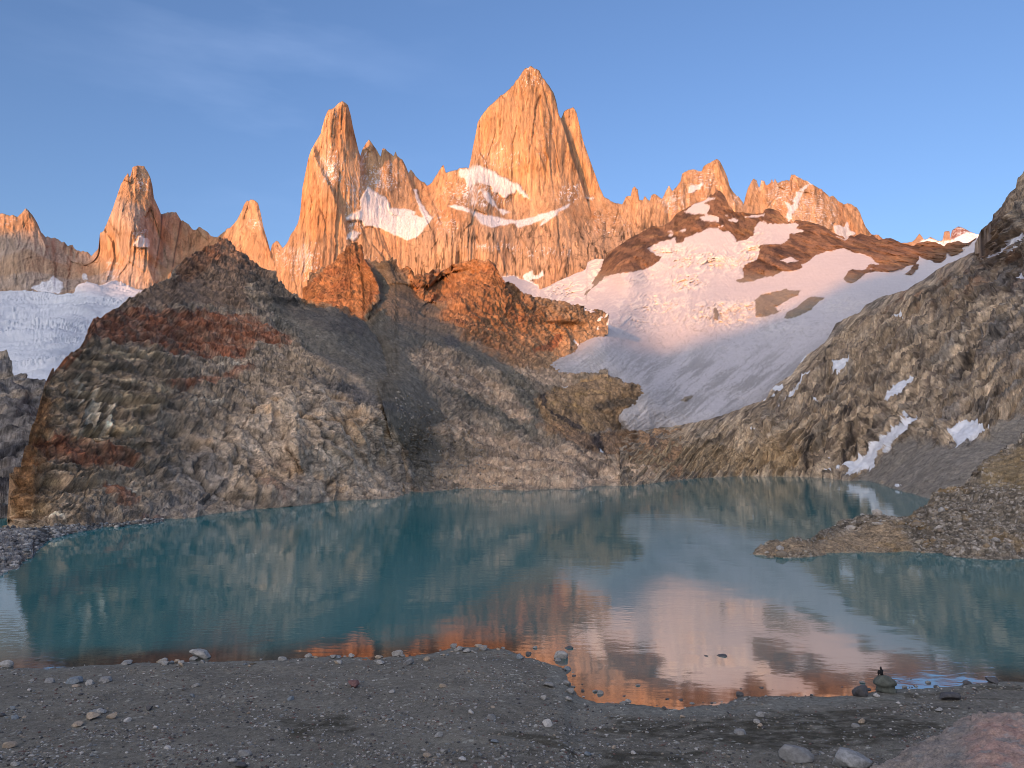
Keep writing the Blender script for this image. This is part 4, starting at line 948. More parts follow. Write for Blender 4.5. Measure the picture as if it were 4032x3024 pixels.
scrF = np.maximum(sstep(-20, 20, poly_sd(px, py, Z5([(1480, 0), (1560, 100), (1800, 330), (1950, 470), (2250, 640), (2500, 900), (2500, 500), (2212, 200), (1900, 0)]))), sstep(-10, 30, poly_sd(px, py, [(560, 1160), (760, 1080), (900, 1160), (900, 1220), (560, 1210)])) * .6)
clf = sstep(-60, 60, poly_sd(px, py, [(0, 2090), (60, 1800), (180, 1400), (330, 1250), (650, 1300), (760, 1480), (600, 1700), (520, 1800), (420, 1900), (150, 2030)]))
slf = sstep(-60, 60, poly_sd(px, py, Z5([(900, 1180), (1000, 800), (1450, 480), (1750, 400), (2212, 700), (2300, 960), (1600, 1100)])))
blk = ridged(np.stack([P[:, 0] / 9., P[:, 1] / 9., P[:, 2] / 3.], 1), 4, .6)
sw = P + 5 * np.stack([fbm(P / 16., 3), fbm(P / 16. + 9, 3), fbm(P / 16. + 30, 3)], 1)
g1, g2, gv = worley(np.stack([(sw[:, 0] + .5 * sw[:, 2]) / 22., sw[:, 1] / 30., (sw[:, 2] - .7 * sw[:, 0]) / 48.], 1))
h1, h2, hv = worley(np.stack([(sw[:, 0] + .6 * sw[:, 2]) / 9., sw[:, 1] / 10., (sw[:, 2] - .6 * sw[:, 0]) / 15.], 1) + 8)
slabs = 3.6 * (.8 - g1) + 2.6 * (gv - .5) + .9 * (.7 - h1) + 1.2 * (hv - .5) - 1.3 * (1 - sstep(0, .10, g2 - g1))
rf = near_relief(px, py, P, FH.T.ravel(), (1 - .85 * scrF) * (1 - .65 * slf), .25 + .6 * scrF) * (1 - .35 * clf) + slf * slabs * (1 - scrF)
led_ = P[:, 2] + 3 * fbm(P / 30., 3) + .06 * P[:, 0]
step_ = np.abs((led_ / 6.5) % 1 - .5) * 2; step2 = np.abs((led_ / 2.6) % 1 - .5) * 2
rf += (.35 + .65 * clf) * (1 - slf) * (1 - scrF) * (2.0 * (sstep(.3, .7, step_) - .5) + .9 * (sstep(.25, .75, step2) - .5)) * (.5 + sstep(-.4, .4, fbm(P / 25. + 3, 3)))
rf += clf * (1.5 * (blk - .5) + 1.6 * (ridged(np.stack([P[:, 0] / 7., P[:, 1] / 12., P[:, 2] / 60.], 1), 3) - .5))
rf += slf * 3.2 * (ridged(np.stack([(P[:, 0] + .7 * P[:, 2]) / 15., P[:, 1] / 22., (P[:, 2] - .7 * P[:, 0]) / 40.], 1), 3) - .5)
FH.move_normal(rf * sstep(0, .05, np.repeat(np.linspace(0, 1, FH.nv)[:, None], FH.nu, 1).ravel() + .012))
px, py, P = FH.flat()
cF = 1.45 * near_colour(px, py, P, None)
cF *= (1 - .55 * slf * (1 - scrF) * np.maximum(1 - sstep(.0, .08, g2 - g1), .5 * (1 - sstep(0, .07, h2 - h1))))[:, None]
cF *= (1 + (.35 + .5 * clf) * (1 - slf) * (1 - scrF) * .5 * (sstep(.25, .75, step2) - .5) * sstep(-.4, .3, fbm(P / 12. + 3, 3)))[:, None]
cF *= jointed(P * np.array([1, 1, 1.9]), 11., 4.0, .85 * (1 - .6 * scrF))[:, None]
FH.finish(cF * np.array([1.03, 1.0, .95]))
tag(FH.make('hill', M_HILL), 'big brown hill with rust red bands and an ochre cliff above the lake', 'hill', kind='structure')

# ---- the long slope on the right
crestR = [(2440, 1720), (2560, 1690)] + Z7([(0, 590), (60, 590), (300, 545), (400, 505), (480, 480), (550, 450), (640, 420), (660, 380), (700, 330), (720, 320), (800, 270), (840, 220), (860, 190), (890, 150), (920, 130)]) + Z4([(560, 1560), (620, 1520), (660, 1470), (700, 1400), (730, 1350), (830, 1300), (920, 1260), (960, 1215), (1000, 1190), (1100, 1140),
    (1250, 1100), (1400, 1020), (1540, 920), (1700, 840), (1815, 790), (1825, 720), (1845, 680), (1857, 650), (1875, 620), (1890, 600), (1960, 540), (1972, 490), (2010, 455), (2040, 420), (2080, 350), (2110, 315), (2150, 280), (2160, 210), (2190, 180), (2212, 150), (2260, 80), (2330, 0), (2450, -120)]) + [(4350, 440), (4500, 330), (4820, 60)]
footR = [(2440, 1915), (2560, 1910)] + [(x, y + 7) for x, y in water_r]
R = Sheet(2440, 4800, crestR, footR, dN, dx=3.4, dy=3.6, jag=1.6, seed=9, maxrows=330, back=(0.015, 0.05, 0.14, 0.3), backdrop=0.7)
px, py, P = R.flat()
rel = np.zeros(len(px))
for pts, a, w, b, bw in [
    (Z7([(900, 640), (890, 760), (880, 850)]), 10, 12, 4, 30), (Z7([(1140, 560), (1130, 700), (1110, 790)]), 12, 14, 4, 30), (Z7([(1250, 620), (1200, 740)]), -8, 10, 3, 30), (Z7([(640, 690), (560, 800), (520, 860)]), 6, 12, 3, 30),
    (Z7([(1060, 60), (960, 200), (860, 340), (840, 420)]), 8, 20, 4, 40), (Z7([(1480, 0), (1300, 240), (1100, 480)]), 6, 20, 5, 60), (Z7([(1640, 150), (1560, 330), (1480, 500)]), 9, 16, 5, 40), (Z7([(1900, 100), (1780, 330), (1650, 500)]), 10, 20, 6, 40), (Z7([(1950, 400), (1930, 500), (1700, 680)]), 8, 14, 5, 40), (Z7([(700, 330), (640, 420), (560, 470)]), 6, 16, 3, 40)]:
    d, sd = line_d(px, py, pts)
    ys = [p[1] for p in pts]
    live = sstep(min(ys) - 30, min(ys) + 5, py) * (1 - sstep(max(ys) - 5, max(ys) + 60, py))
    rel += live * np.where(sd > 0, a * np.tanh(d / w) * np.exp(-d / (w * 9)), b * np.tanh(d / bw) * np.exp(-d / (bw * 3)))
R.move_depth(rel)
snR = {'heart shaped snow patch high on the right hand slope': Z7([(1035, 205), (1060, 190), (1100, 178), (1095, 210), (1120, 195), (1150, 185), (1168, 215), (1130, 250), (1075, 292), (1080, 240), (1045, 270), (1055, 230)]),
    'forked snow streak below the heart shaped patch': Z7([(745, 438), (790, 385), (830, 360), (840, 320), (870, 280), (920, 248), (915, 270), (870, 300), (850, 350), (845, 380), (800, 410)]),
    'four sided snow patch on the tan rock above the long streak': Z7([(1360, 430), (1400, 370), (1440, 330), (1460, 300), (1490, 312), (1555, 297), (1500, 370), (1440, 410), (1375, 442)]),
    'long snow streak reaching down to the far end of the lake': Z7([(1115, 800), (1180, 798), (1240, 785), (1290, 740), (1330, 690), (1380, 650), (1430, 610), (1500, 590), (1550, 545), (1580, 525), (1625, 512), (1590, 540), (1570, 590), (1530, 625), (1450, 665), (1400, 700), (1370, 745), (1355, 740), (1375, 705), (1345, 735), (1330, 775), (1310, 830), (1270, 870), (1280, 835), (1200, 870), (1130, 893), (1150, 855), (1115, 845), (1105, 825)]),
    'small snow flap just above the long streak': Z7([(1483, 520), (1505, 518), (1535, 548), (1500, 575), (1475, 588), (1490, 555)]),
    'broad snow patch on the grey scree near the edge': Z7([(1750, 622), (1800, 605), (1770, 590), (1840, 580), (1925, 558), (1935, 605), (2005, 595), (1950, 640), (1870, 680), (1800, 730), (1805, 700), (1780, 660)]),
    'small oval snow patch beside the foot of the long streak': Z7([(1058, 830), (1080, 812), (1100, 815), (1080, 840)]), 'tiny snow scrap at the black water streaks': Z7([(1005, 800), (1030, 788), (1042, 792), (1010, 810)]),
    'snow crumb by the shore left of the long streak': Z7([(1000, 850), (1030, 838), (1035, 845), (1010, 856)]), 'ragged snow patch next to the glacier edge': Z7([(680, 360), (700, 340), (745, 335), (755, 355), (730, 390), (710, 370), (690, 372)]),
    'thin snow dash on the low tan ledges': Z7([(687, 490), (710, 470), (740, 462), (725, 480)]), 'snow speck under the forked streak': Z7([(925, 425), (945, 420), (962, 445), (945, 452)]), 'lonely snow dash on the tan ledges near the tongue': Z7([(557, 632), (580, 618), (602, 617), (580, 632)]),
    'tiny white dash on the grey scree above the inlet': Z7([(1425, 950), (1440, 940), (1462, 940), (1445, 952)]), 'small snow patch alone high on the brown slope': Z4([(1165, 1278), (1215, 1272), (1250, 1280), (1250, 1302), (1200, 1296)]),
    'long thin snow gully near the top of the dark slope': Z4([(1895, 888), (1900, 850), (1980, 822), (2050, 780), (2100, 735), (2150, 690), (2212, 620), (2300, 540), (2300, 590), (2200, 690), (2120, 760), (2050, 810), (1960, 850)]), 'second snow gully beside the long thin one': Z4([(2095, 800), (2140, 760), (2205, 725), (2195, 742), (2130, 785)]),
    'snow dot left of the long thin gully': Z4([(1800, 877), (1835, 845), (1837, 860), (1815, 876)]), 'snow flake at the right edge under the gullies': Z4([(2150, 1000), (2180, 985), (2190, 960), (2230, 955), (2240, 1010), (2190, 1005)]), 'snow strip along the glacier margin': Z7([(850, 200), (885, 145), (895, 145), (870, 190), (840, 215)]), 'snow dab by the ragged patch': Z7([(625, 430), (640, 412), (650, 415), (635, 430)]), 'second dab by the ragged patch': Z7([(670, 405), (700, 392), (700, 402), (675, 410)])}
px, py, P = R.flat()
sn = np.full(len(px), -99.0)
for p in snR.values(): sn = np.maximum(sn, poly_sd(px, py, p))
snm = sstep(-2, 6, sn)
scrR = sstep(-25, 25, poly_sd(px, py, Z7([(1140, 900), (1260, 870), (1340, 780), (1450, 690), (1600, 640), (1750, 720), (1900, 680), (2060, 560), (2300, 420), (2400, 700), (2300, 1200), (1640, 1100), (1400, 980)])) + fbm(np.stack([px, py, 0 * px], 1) / 50., 4) * 40)
rr = .6 * near_relief(px, py, P, R.T.ravel(), .45 * (1 - .85 * scrR), .2 + .5 * scrR)
da, db = (px * .72 - py * .69), (px * .69 + py * .72)      # along and across the tilted beds
db = db + 16 * fbm(np.stack([px / 140., py / 140., 0 * px], 1), 3)
gr2 = ridged(np.stack([db / 17., da / 150., 0 * px + 4], 1), 4, .6); gr3 = ridged(np.stack([db / 70., da / 60., 0 * px + 14], 1), 4, .55)
gr = ridged(np.stack([db / 46., da / 230., 0 * px], 1), 5, .6)
ctop = np.repeat((R.PY - R.crest[None]).ravel()[:, None], 1, 1).ravel()
rr += (1 - .9 * scrR) * 13 * (gr - .5) * np.clip(R.T.ravel() / 600., .5, 1.6) * (.15 + .85 * sstep(0, 130, ctop)) * sstep(2700, 3100, px + .5 * (1800 - py))
rr += (1 - .9 * scrR) * (7.5 * (gr2 - .5) + 6 * (gr3 - .5)) * np.clip(R.T.ravel() / 600., .5, 1.6) * (.3 + .7 * sstep(0, 100, ctop))
rr *= .45 + .55 * sstep(0, 90, ctop)
rr = rr * (1 - .75 * snm) + 1.2 * snm
R.move_normal(rr * sstep(0, .05, np.repeat(np.linspace(0, 1, R.nv)[:, None], R.nu, 1).ravel() + .012))
px, py, P = R.flat()
o3 = np.stack([px, py, 0 * px], 1)
st1 = fbm(np.stack([db / 13., da / 120., 0 * px], 1), 5, .6); st2 = fbm(np.stack([db / 30., da / 200., 0 * px + 8], 1), 5, .55)
c = mixcol(np.tile(np.array([.215, .172, .128]), (len(px), 1)), (.285, .228, .165), np.clip(.4 + fbm(o3 / 90., 4), 0, 1))
c = mixcol(c, (.185, .17, .15), sstep(0, .5, fbm(np.stack([db / 60., da / 180., 0 * px + 18], 1), 4)) * .7)
c = mixcol(c, (.10, .082, .07), sstep(.0, .45, st1) * .85)
c = mixcol(c, (.065, .055, .05), pct(gr2, 84, 97) * sstep(-.2, .4, fbm(o3 / 70. + 5, 3)) * .8)
c = mixcol(c, (.40, .33, .25), (1 - pct(gr2, 5, 30)) * sstep(.0, .5, fbm(o3 / 60. + 15, 3)) * .6)
c = mixcol(c, (.40, .325, .24), sstep(.08, .5, -st2) * sstep(1050, 1300, py) * .8)
c = mixcol(c, (.16, .155, .15), sstep(.1, .6, st2) * sstep(3600, 3850, px) * .8)
c = mixcol(c, (.085, .085, .09), sstep(-60, 60, poly_sd(px, py, Z4([(2212, 900), (2100, 1000), (2212, 1150), (2300, 1300), (1960, 1450), (2000, 1600), (2212, 1700), (2400, 1500), (2400, 900)])) + 60 * fbm(o3 / 60., 4)) * .6)
c = mixcol(c, (.19, .10, .055), sstep(.1, .6, fbm(np.stack([db / 40., da / 90., 0 * px + 3], 1), 4)) * sstep(-60, 60, poly_sd(px, py, Z4([(1000, 1180), (1600, 950), (2212, 700), (2212, 1050), (1700, 1200), (1200, 1300)]))) * .6)
och = sstep(-20, 20, poly_sd(px, py, Z7([(-200, 760), (0, 700), (300, 700), (520, 740), (700, 700), (860, 760), (860, 880), (560, 890), (0, 885), (-200, 860)])) + 30 * fbm(o3 / 40., 4))
c = mixcol(c, (.31, .225, .13), och * .6)
dks = np.zeros(len(px))
for pts, w_ in [(Z7([(920, 660), (890, 740), (885, 860)]), 11), (Z7([(870, 680), (870, 800)]), 4), (Z7([(990, 670), (1000, 740), (950, 800)]), 5), (Z7([(1150, 690), (1130, 740), (1120, 800)]), 16), (Z7([(1180, 600), (1150, 700)]), 8), (Z7([(1210, 690), (1190, 780)]), 8), (Z7([(1300, 560), (1280, 680), (1270, 740)]), 7), (Z7([(1160, 500), (1110, 520), (1060, 600)]), 6),
    (Z7([(1620, 150), (1580, 210)]), 12), (Z7([(1920, 100), (1850, 200), (1790, 320)]), 9), (Z7([(620, 720), (600, 780)]), 7), (Z7([(1090, 490), (1310, 450)]), 5), (Z7([(1940, 450), (1945, 560)]), 5), (Z7([(1030, 90), (990, 220)]), 5), (Z7([(540, 800), (600, 880)]), 4), (Z7([(1270, 560), (1160, 560), (1100, 620)]), 5)]:
    d, sd = line_d(px, py, pts); dks = np.maximum(dks, np.exp(-((d + 7 * fbm(o3 / 14., 3)) / w_) ** 2))
c = mixcol(c, (.040, .036, .036), np.clip(dks, 0, 1) * .85)
cs = mixcol(np.tile(np.array([.165, .152, .132]), (len(px), 1)), (.235, .215, .18), sstep(.3, .8, fbm(P / 5., 4, .6)))
c = c + (cs - c) * (scrR * .92)[:, None]
R.finish(c * np.array([1.42, 1.38, 1.30]) * jointed(np.stack([db / 20., da / 120., 0 * px], 1) * 12., 14., 5., .85 * (1 - .6 * scrR))[:, None])
keep = np.ones(len(R.fpx), bool)
for lab, p in snR.items():
    m_ = (poly_sd(R.fpx, R.fpy, p) + 1.5 * fbm(np.stack([R.fpx, R.fpy, 0 * R.fpx], 1) / 9., 3) > 0) & keep
    R.make_own('snow_patch', M_SNOW, m_, (.80, .82, .85), lab, 'snow patch', 'snow patches on the rock slopes')
    keep &= ~m_
tag(R.make('hill', M_HILL, keep), 'long steep brown slope on the right with dark water streaks', 'hill', kind='structure')

# ---- rocky spit from the right
crestS = Z7([(530, 1368), (540, 1358), (570, 1335), (600, 1310), (650, 1297), (700, 1285), (790, 1280), (900, 1270), (940, 1250), (1000, 1220), (1100, 1180), (1200, 1150), (1280, 1125), (1340, 1115), (1400, 1125), (1480, 1130), (1540, 1110), (1600, 1080), (1625, 1045), (1640, 1020), (1660, 990), (1700, 970), (1800, 960), (1840, 930), (1880, 900), (1920, 850), (1960, 800), (2050, 740), (2100, 710), (2150, 690), (2212, 610), (2300, 540), (2420, 480)]) + [(4400, 1500), (4820, 1300)]
water_s = Z7([(530, 1364), (540, 1364), (580, 1374), (650, 1382), (800, 1380), (950, 1370), (1080, 1355), (1300, 1353), (1500, 1350), (1700, 1362), (1850, 1385), (2000, 1395), (2212, 1397), (2420, 1400)]) + [(4820, 2225)]
ptsS = [W(x, y) for x, y in water_s] + [Zat(2988, 2148, 1.2), Zat(3053, 2132, 1.6), Zat(3183, 2122, 1.8), Zat(3312, 2064, 3.2), (3468, 2022, 181), (3571, 2100, 168), (3636, 1999, 186), (3700, 1928, 192), (3869, 1818, 205), (4032, 1695, 215), (3800, 2050, 172), (4032, 2050, 166), (4150, 1620, 220), (4820, 1300, 245), (4820, 1800, 190), (4032, 1850, 190)]
S = Sheet(2942, 4800, crestS, [(x, y + 10) for x, y in water_s], Depth(ptsS), dx=2.6, dy=2.6, jag=1.8, seed=12, maxrows=260, back=(0.01, 0.03, 0.07, 0.15), backdrop=0.45)
px, py, P = S.flat()
d1, d2, rv = worley(P / 1.25); e1, e2, rw = worley(P / .55 + 7)
lay = ridged(np.stack([(P[:, 0] * .9 + P[:, 2] * .4) / 5.5, P[:, 1] / 5., (P[:, 2] - .3 * P[:, 0]) / 1.1], 1), 4, .6)
bedr = np.maximum(sstep(-20, 20, poly_sd(px, py, Z7([(530, 1370), (620, 1310), (800, 1300), (930, 1300), (1080, 1260), (1250, 1180), (1400, 1170), (1500, 1250), (1540, 1350), (1000, 1370)]))), sstep(-20, 20, poly_sd(px, py, Z7([(1950, 830), (2212, 700), (2400, 640), (2400, 900), (2100, 920)]))) * .9)
rs = 1.1 * fbm(P / 9., 3) + (1 - bedr) * (.38 * (rv - .5) + .2 * np.clip(d2 - d1, 0, .5) + .2 * (rw - .5)) * np.clip(.5 + 1.3 * fbm(P / 6., 3), .1, 1.2) + (1 - bedr) * 1.0 * (lay - .5) + bedr * .9 * (lay - .5) + .22 * fbm(P / .8, 3)
S.move_normal(rs * sstep(0, .08, np.repeat(np.linspace(0, 1, S.nv)[:, None], S.nu, 1).ravel() + .02))
px, py, P = S.flat()
c = np.tile(np.array([.20, .17, .13]), (len(px), 1))
patch = np.clip(.5 + 1.3 * fbm(P / 6., 3), 0, 1)
c = mixcol(c, (.30, .262, .21), sstep(.55, .95, rv) * (1 - bedr) * patch)
c = mixcol(c, (.095, .085, .072), sstep(.35, .05, rv) * (1 - bedr) * .8)
c = mixcol(c, (.085, .075, .06), (1 - sstep(.03, .16, d2 - d1)) * (1 - bedr) * .8)
c = mixcol(c, (.33, .25, .165), bedr * .8)
c = mixcol(c, (.13, .105, .08), bedr * sstep(.6, .9, lay) * .7)
c = mixcol(c, (.27, .17, .06), sstep(.25, .7, fbm(P / 7., 4)) * .4)
c = mixcol(c, (.23, .175, .095), sstep(-20, 30, poly_sd(px, py, Z7([(1900, 850), (2212, 680), (2400, 700), (2400, 980), (2000, 960)])) + 30 * fbm(P / 4., 3)) * .7)
c = mixcol(c, (.40, .37, .33), sstep(.8, .9, rw) * .7 * (1 - bedr))
S.finish(c * 1.0 * jointed(P * np.array([1, 1, 2.2]), 3.0, 1.1, .8)[:, None])
tag(S.make('spit', M_RUBBLE), 'rubble covered rock spit reaching into the lake', 'spit', kind='structure')

# ---- stony shore on the left
crestLS = [(-620, 2088), (-120, 2086), (0, 2082), (113, 2082), (192, 2073), (339, 2070), (460, 2062), (579, 2050), (640, 2046)]
ptsLS = [W(x, y) for x, y in water_l] + [W(640, 2052)] + [W(-620, 2430), Zat(-620, 2088, 3.0), Zat(-120, 2086, 2.2), Zat(0, 2082, 2.2), Zat(113, 2082, 2.0), Zat(192, 2073, 1.8), Zat(339, 2070, 1.2), Zat(460, 2062, .8), Zat(579, 2050, .6), Zat(0, 2160, 1.3), Zat(-120, 2180, 1.4), Zat(80, 2130, 1.2)]
LS = Sheet(-600, 640, crestLS, [(-620, 2440)] + [(x, y + 8) for x, y in water_l] + [(640, 2058)], Depth(ptsLS), dx=2.4, dy=2.0, jag=2.0, seed=14, maxrows=90, back=(0.02, 0.06), backdrop=0.1)
px, py, P = LS.flat()
d1, d2, rv = worley(P / 1.5); e1, e2, rw = worley(P / .7 + 3)
LS.move_normal((.9 * (rv - .4) + .5 * np.clip(d2 - d1, 0, .6) + .35 * (rw - .5)) * sstep(0, .12, np.repeat(np.linspace(0, 1, LS.nv)[:, None], LS.nu, 1).ravel() + .02))
c = np.tile(np.array([.165, .155, .145]), (len(px), 1))
c = mixcol(c, (.30, .285, .26), sstep(.5, .95, rv)); c = mixcol(c, (.07, .068, .066), sstep(.3, 0, rv) * .8); c = mixcol(c, (.06, .055, .05), (1 - sstep(.03, .18, d2 - d1)) * .8)
LS.finish(c * 1.3)
tag(LS.make('shore', M_RUBBLE), 'stony grey shore at the outlet under the ochre cliff', 'shore', kind='structure')

# ================================================================ the beach and the moraine under the viewer
shore_l = ([(-700, 2660), (-300, 2640)] + zoomed([(0, 1020), (300, 1022), (500, 1015), (600, 1000), (780, 995), (1050, 985), (1400, 985), (1700, 970), (1850, 965), (2140, 950)], 0, 2000, .6175) + zoomed([(0, 955), (300, 950), (600, 930), (750, 890), (900, 890), (1060, 900), (1180, 950), (1320, 985), (1430, 1020), (1455, 1060), (1470, 1110), (1500, 1170), (1530, 1210), (1650, 1240), (1850, 1255), (2000, 1275), (2180, 1290)], 1333, 2000, .6175)
    + zoomed([(40, 1285), (80, 1270), (250, 1260), (350, 1230), (420, 1210), (600, 1205), (800, 1205), (950, 1210), (1180, 1195), (1280, 1175), (1380, 1160), (1600, 1155), (1850, 1130), (1980, 1115), (2212, 1115)], 2666, 2000, .6175) + [(4300, 2680), (4700, 2660)])
SHP = on_water(np.array([p[0] for p in shore_l], float), np.array([p[1] for p in shore_l], float))
SH_AZ = np.arctan2(SHP[:, 0], SHP[:, 1]); SH_R = np.hypot(SHP[:, 0], SHP[:, 1])
o_ = np.argsort(SH_AZ); SH_AZ, SH_R = SH_AZ[o_], SH_R[o_]

def beach_base(x, y):
    az = np.arctan2(x, y); r = np.hypot(x, y)
    s = np.interp(az, SH_AZ, SH_R) - r                 # metres inland of the water's edge
    s = s + .5 * pnoise(np.stack([x / 3., y / 3., 0 * x], -1).reshape(-1, 3)).reshape(np.shape(x)) * sstep(3, 0, np.abs(s))
    z = np.where(s < 0, .09 * s, .055 * s)
    m = 20.0 - .46 * r - z                             # the moraine the viewer stands on
    z = z + .5 * (m + np.sqrt(m * m + 1.2)) - .004
    q = np.stack([x, y, 0 * x], -1).reshape(-1, 3)
    return z, s, q

def beach_z(x, y, fine=True):
    x = np.atleast_1d(np.asarray(x, float)); y = np.atleast_1d(np.asarray(y, float))
    z, s, q = beach_base(x, y)
    n = .16 * fbm(q / 6., 3).reshape(z.shape) + .05 * fbm(q / 1.4 + 3, 3).reshape(z.shape)
    return z + n * sstep(-1.0, 2.5, s)

def build_beach():
    az = np.linspace(-.80, .80, 760)
    r = np.concatenate([np.linspace(2, 40, 40), np.linspace(40.3, 92, 330)])
    A, Rr = np.meshgrid(az, r)
    X, Y = Rr * np.sin(A), Rr * np.cos(A)
    Zz = beach_z(X.ravel(), Y.ravel()).reshape(X.shape)
    z, s, q = beach_base(X, Y)
    d1, d2, rv = worley(q / np.array([.55, .42, 1.]))
    e1, e2, rw = worley(q / np.array([.24, .2, 1.]) + 5)
    dens = np.clip(.5 + fbm(q / 7., 3) * .9, 0, 1)
    b = (sstep(.72, .95, rv) * np.clip(.5 - d1, 0, .5) * .26 + sstep(.5, .9, rw) * np.clip(.5 - e1, 0, .5) * .10) * (.4 + .6 * dens)
    Zz = Zz + b.reshape(X.shape) * sstep(-1.2, .5, s)
    Zz += .02 * fbm(q / .35, 2).reshape(X.shape)
    col = np.tile(np.array([.098, .092, .085]), (X.size, 1))
    big = fbm(q / np.array([9., 4.5, 1.]), 4)
    col = mixcol(col, (.135, .128, .118), np.clip(.4 + big, 0, 1) * .7)
    wet = sstep(.15, .55, fbm(q / np.array([5., 2.2, 1.]) + 20, 4)) * sstep(4, 10, X.ravel() + 10 * sstep(70, 52, Y.ravel()))
    col = mixcol(col, (.050, .045, .036), wet * .9)
    col = mixcol(col, (.11, .112, .112), sstep(2.2, .4, s.ravel()) * sstep(-.4, .2, s.ravel()) * .8)
    col = mixcol(col, (.06, .05, .042), sstep(.3, -.5, s.ravel()) * .9)
    bx, by, bt = proj(np.stack([X.ravel(), Y.ravel(), Zz.ravel()], -1))
    nb = 26 * fbm(q / 2.5, 4)
    wz = np.maximum.reduce([sstep(-14, 22, poly_sd(bx, by, p) + nb) for p in ([(2380, 2815), (2700, 2840), (3100, 2800), (3480, 2800), (3680, 2850), (3500, 2930), (3150, 2970), (2900, 2940), (2500, 2900)], [(1080, 2830), (1360, 2815), (1420, 2880), (1150, 2905)], [(2350, 2950), (2800, 2950), (2700, 3020), (2400, 3020)])])
    col = mixcol(col, (.040, .037, .030), wz * np.clip(.7 + 1.2 * fbm(q / np.array([1.6, .8, 1.]), 4), 0, 1))
    sand = sstep(-6, 10, poly_sd(bx, by, [(2160, 2600), (2230, 2650), (2240, 2740), (2500, 2785), (2900, 2785), (3100, 2752), (3560, 2730), (3560, 2752), (3050, 2800), (2650, 2830), (2350, 2810), (2200, 2760), (2150, 2680)]) + .4 * nb)
    col = mixcol(col, (.118, .118, .115), sand * .8)
    tone = _R4[(rv * 255).astype(int), 1]
    col = mixcol(col, (.27, .27, .265), sstep(.86, .93, rv) * sstep(.42, .3, d1) * sstep(.35, .6, tone) * .8)
    col = mixcol(col, (.25, .24, .22), sstep(.8, .9, rw) * sstep(.45, .3, e1) * .75 * dens)
    col = mixcol(col, (.045, .042, .042), sstep(.1, .0, rw) * sstep(.45, .3, e1) * .8)
    V = np.stack([X, Y, Zz], -1).reshape(-1, 3)
    o = mesh_np('beach', V, grid_faces(len(az), len(r)), M_BEACH, col * np.array([1.46, 1.46, 1.30]))
    tag(o, 'dark grey gravel beach in front of the lake', 'beach', kind='structure')
    # the moraine goes on behind the viewer to the ridge
    xs = np.linspace(-9000, 9000, 120); ys = np.concatenate([np.linspace(-9000, -200, 60), np.linspace(-180, 0, 8)])
    X, Y = np.meshgrid(xs, ys)
    Zz = 19.5 - 60 * sstep(-300, -3000, Y) + 0.0 * X
    Zz = Zz.ravel() + 12 * fbm(np.stack([X.ravel() / 300, Y.ravel() / 300, 0 * X.ravel()], 1), 4) * sstep(-60, -500, Y.ravel())
    o = mesh_np('ground', np.stack([X.ravel(), Y.ravel(), Zz], 1), grid_faces(len(xs), len(ys)), M_FAR, np.tile(np.array([.17, .15, .12]), (X.size, 1)))
    tag(o, 'stony moraine ground behind the viewer', 'ground', kind='structure')
build_beach()

# ---- pink bedrock slab at the lower right
crestP = Z11([(420, 1720), (560, 1659), (850, 1530), (1000, 1440), (1150, 1350), (1200, 1330), (1400, 1230), (1480, 1160), (1540, 1120), (1640, 1100), (1720, 1075), (1800, 1082), (1850, 1047), (1950, 1060), (2030, 1085), (2212, 1090), (2600, 1080)]) + [(4500, 2830), (4820, 2850)]
PS = Sheet(3384, 4800, crestP, [(3384, 3075), (3500, 3140), (4150, 3180), (4820, 3200)], Depth([(3434, 3024, 47.5), (3540, 2977, 48.5), (3666, 2905, 50.), (3789, 2829, 52.5), (3880, 2815, 51.), (4032, 2818, 50.), (3600, 3024, 45.), (3850, 3024, 41.), (4032, 3024, 40.), (3384, 3075, 46.), (4150, 3180, 35.), (3900, 2900, 46.), (4150, 2818, 50.), (4820, 2850, 50.), (4820, 3200, 36.)]), dx=2.2, dy=2.2, jag=1.3, seed=21, maxrows=170, back=(0.01, 0.03, 0.07, 0.12), backdrop=0.6)
px, py, P = PS.flat()
lay = ridged(np.stack([(P[:, 0] * .8 + P[:, 1] * .6) / 3., (P[:, 1] * .8 - P[:, 0] * .6) / 1.0, P[:, 2] / .8], 1), 4, .55)
PS.move_normal(.22 * fbm(P / 2.2, 4) + .16 * (lay - .5) + .09 * fbm(P / .45, 4, .6) - .07 * np.exp(-((line_d(px, py, Z11([(1640, 1110), (1600, 1250), (1560, 1330), (1600, 1420), (1560, 1560), (1540, 1700)]))[0]) / 4.) ** 2))
c = mixcol(np.tile(np.array([.25, .215, .185]), (len(px), 1)), (.17, .155, .14), sstep(0, .6, fbm(P / 1.2, 5, .6)))
pk = sstep(-50, 60, poly_sd(px, py, Z11([(1650, 1110), (1850, 1060), (2300, 1080), (2400, 1800), (1650, 1720), (1600, 1450), (1700, 1280)])) + 50 * fbm(P / 1.8, 4))
c = mixcol(c, (.36, .245, .20), pk * .9)
c = mixcol(c, (.31, .195, .16), pk * sstep(.0, .5, fbm(P / 1.5 + 4, 4)) * .8)
c = mixcol(c, (.22, .225, .215), sstep(.25, .6, fbm(P / 1.1 + 14, 4)) * .7)
c = mixcol(c, (.05, .045, .04), sstep(.86, .97, ridged(P / 2.1 + 3, 3)) * .7)
PS.finish(c * 1.2)
tag(PS.make('bedrock', M_SLAB), 'pinkish bedrock slab in the near right corner', 'bedrock', kind='structure')

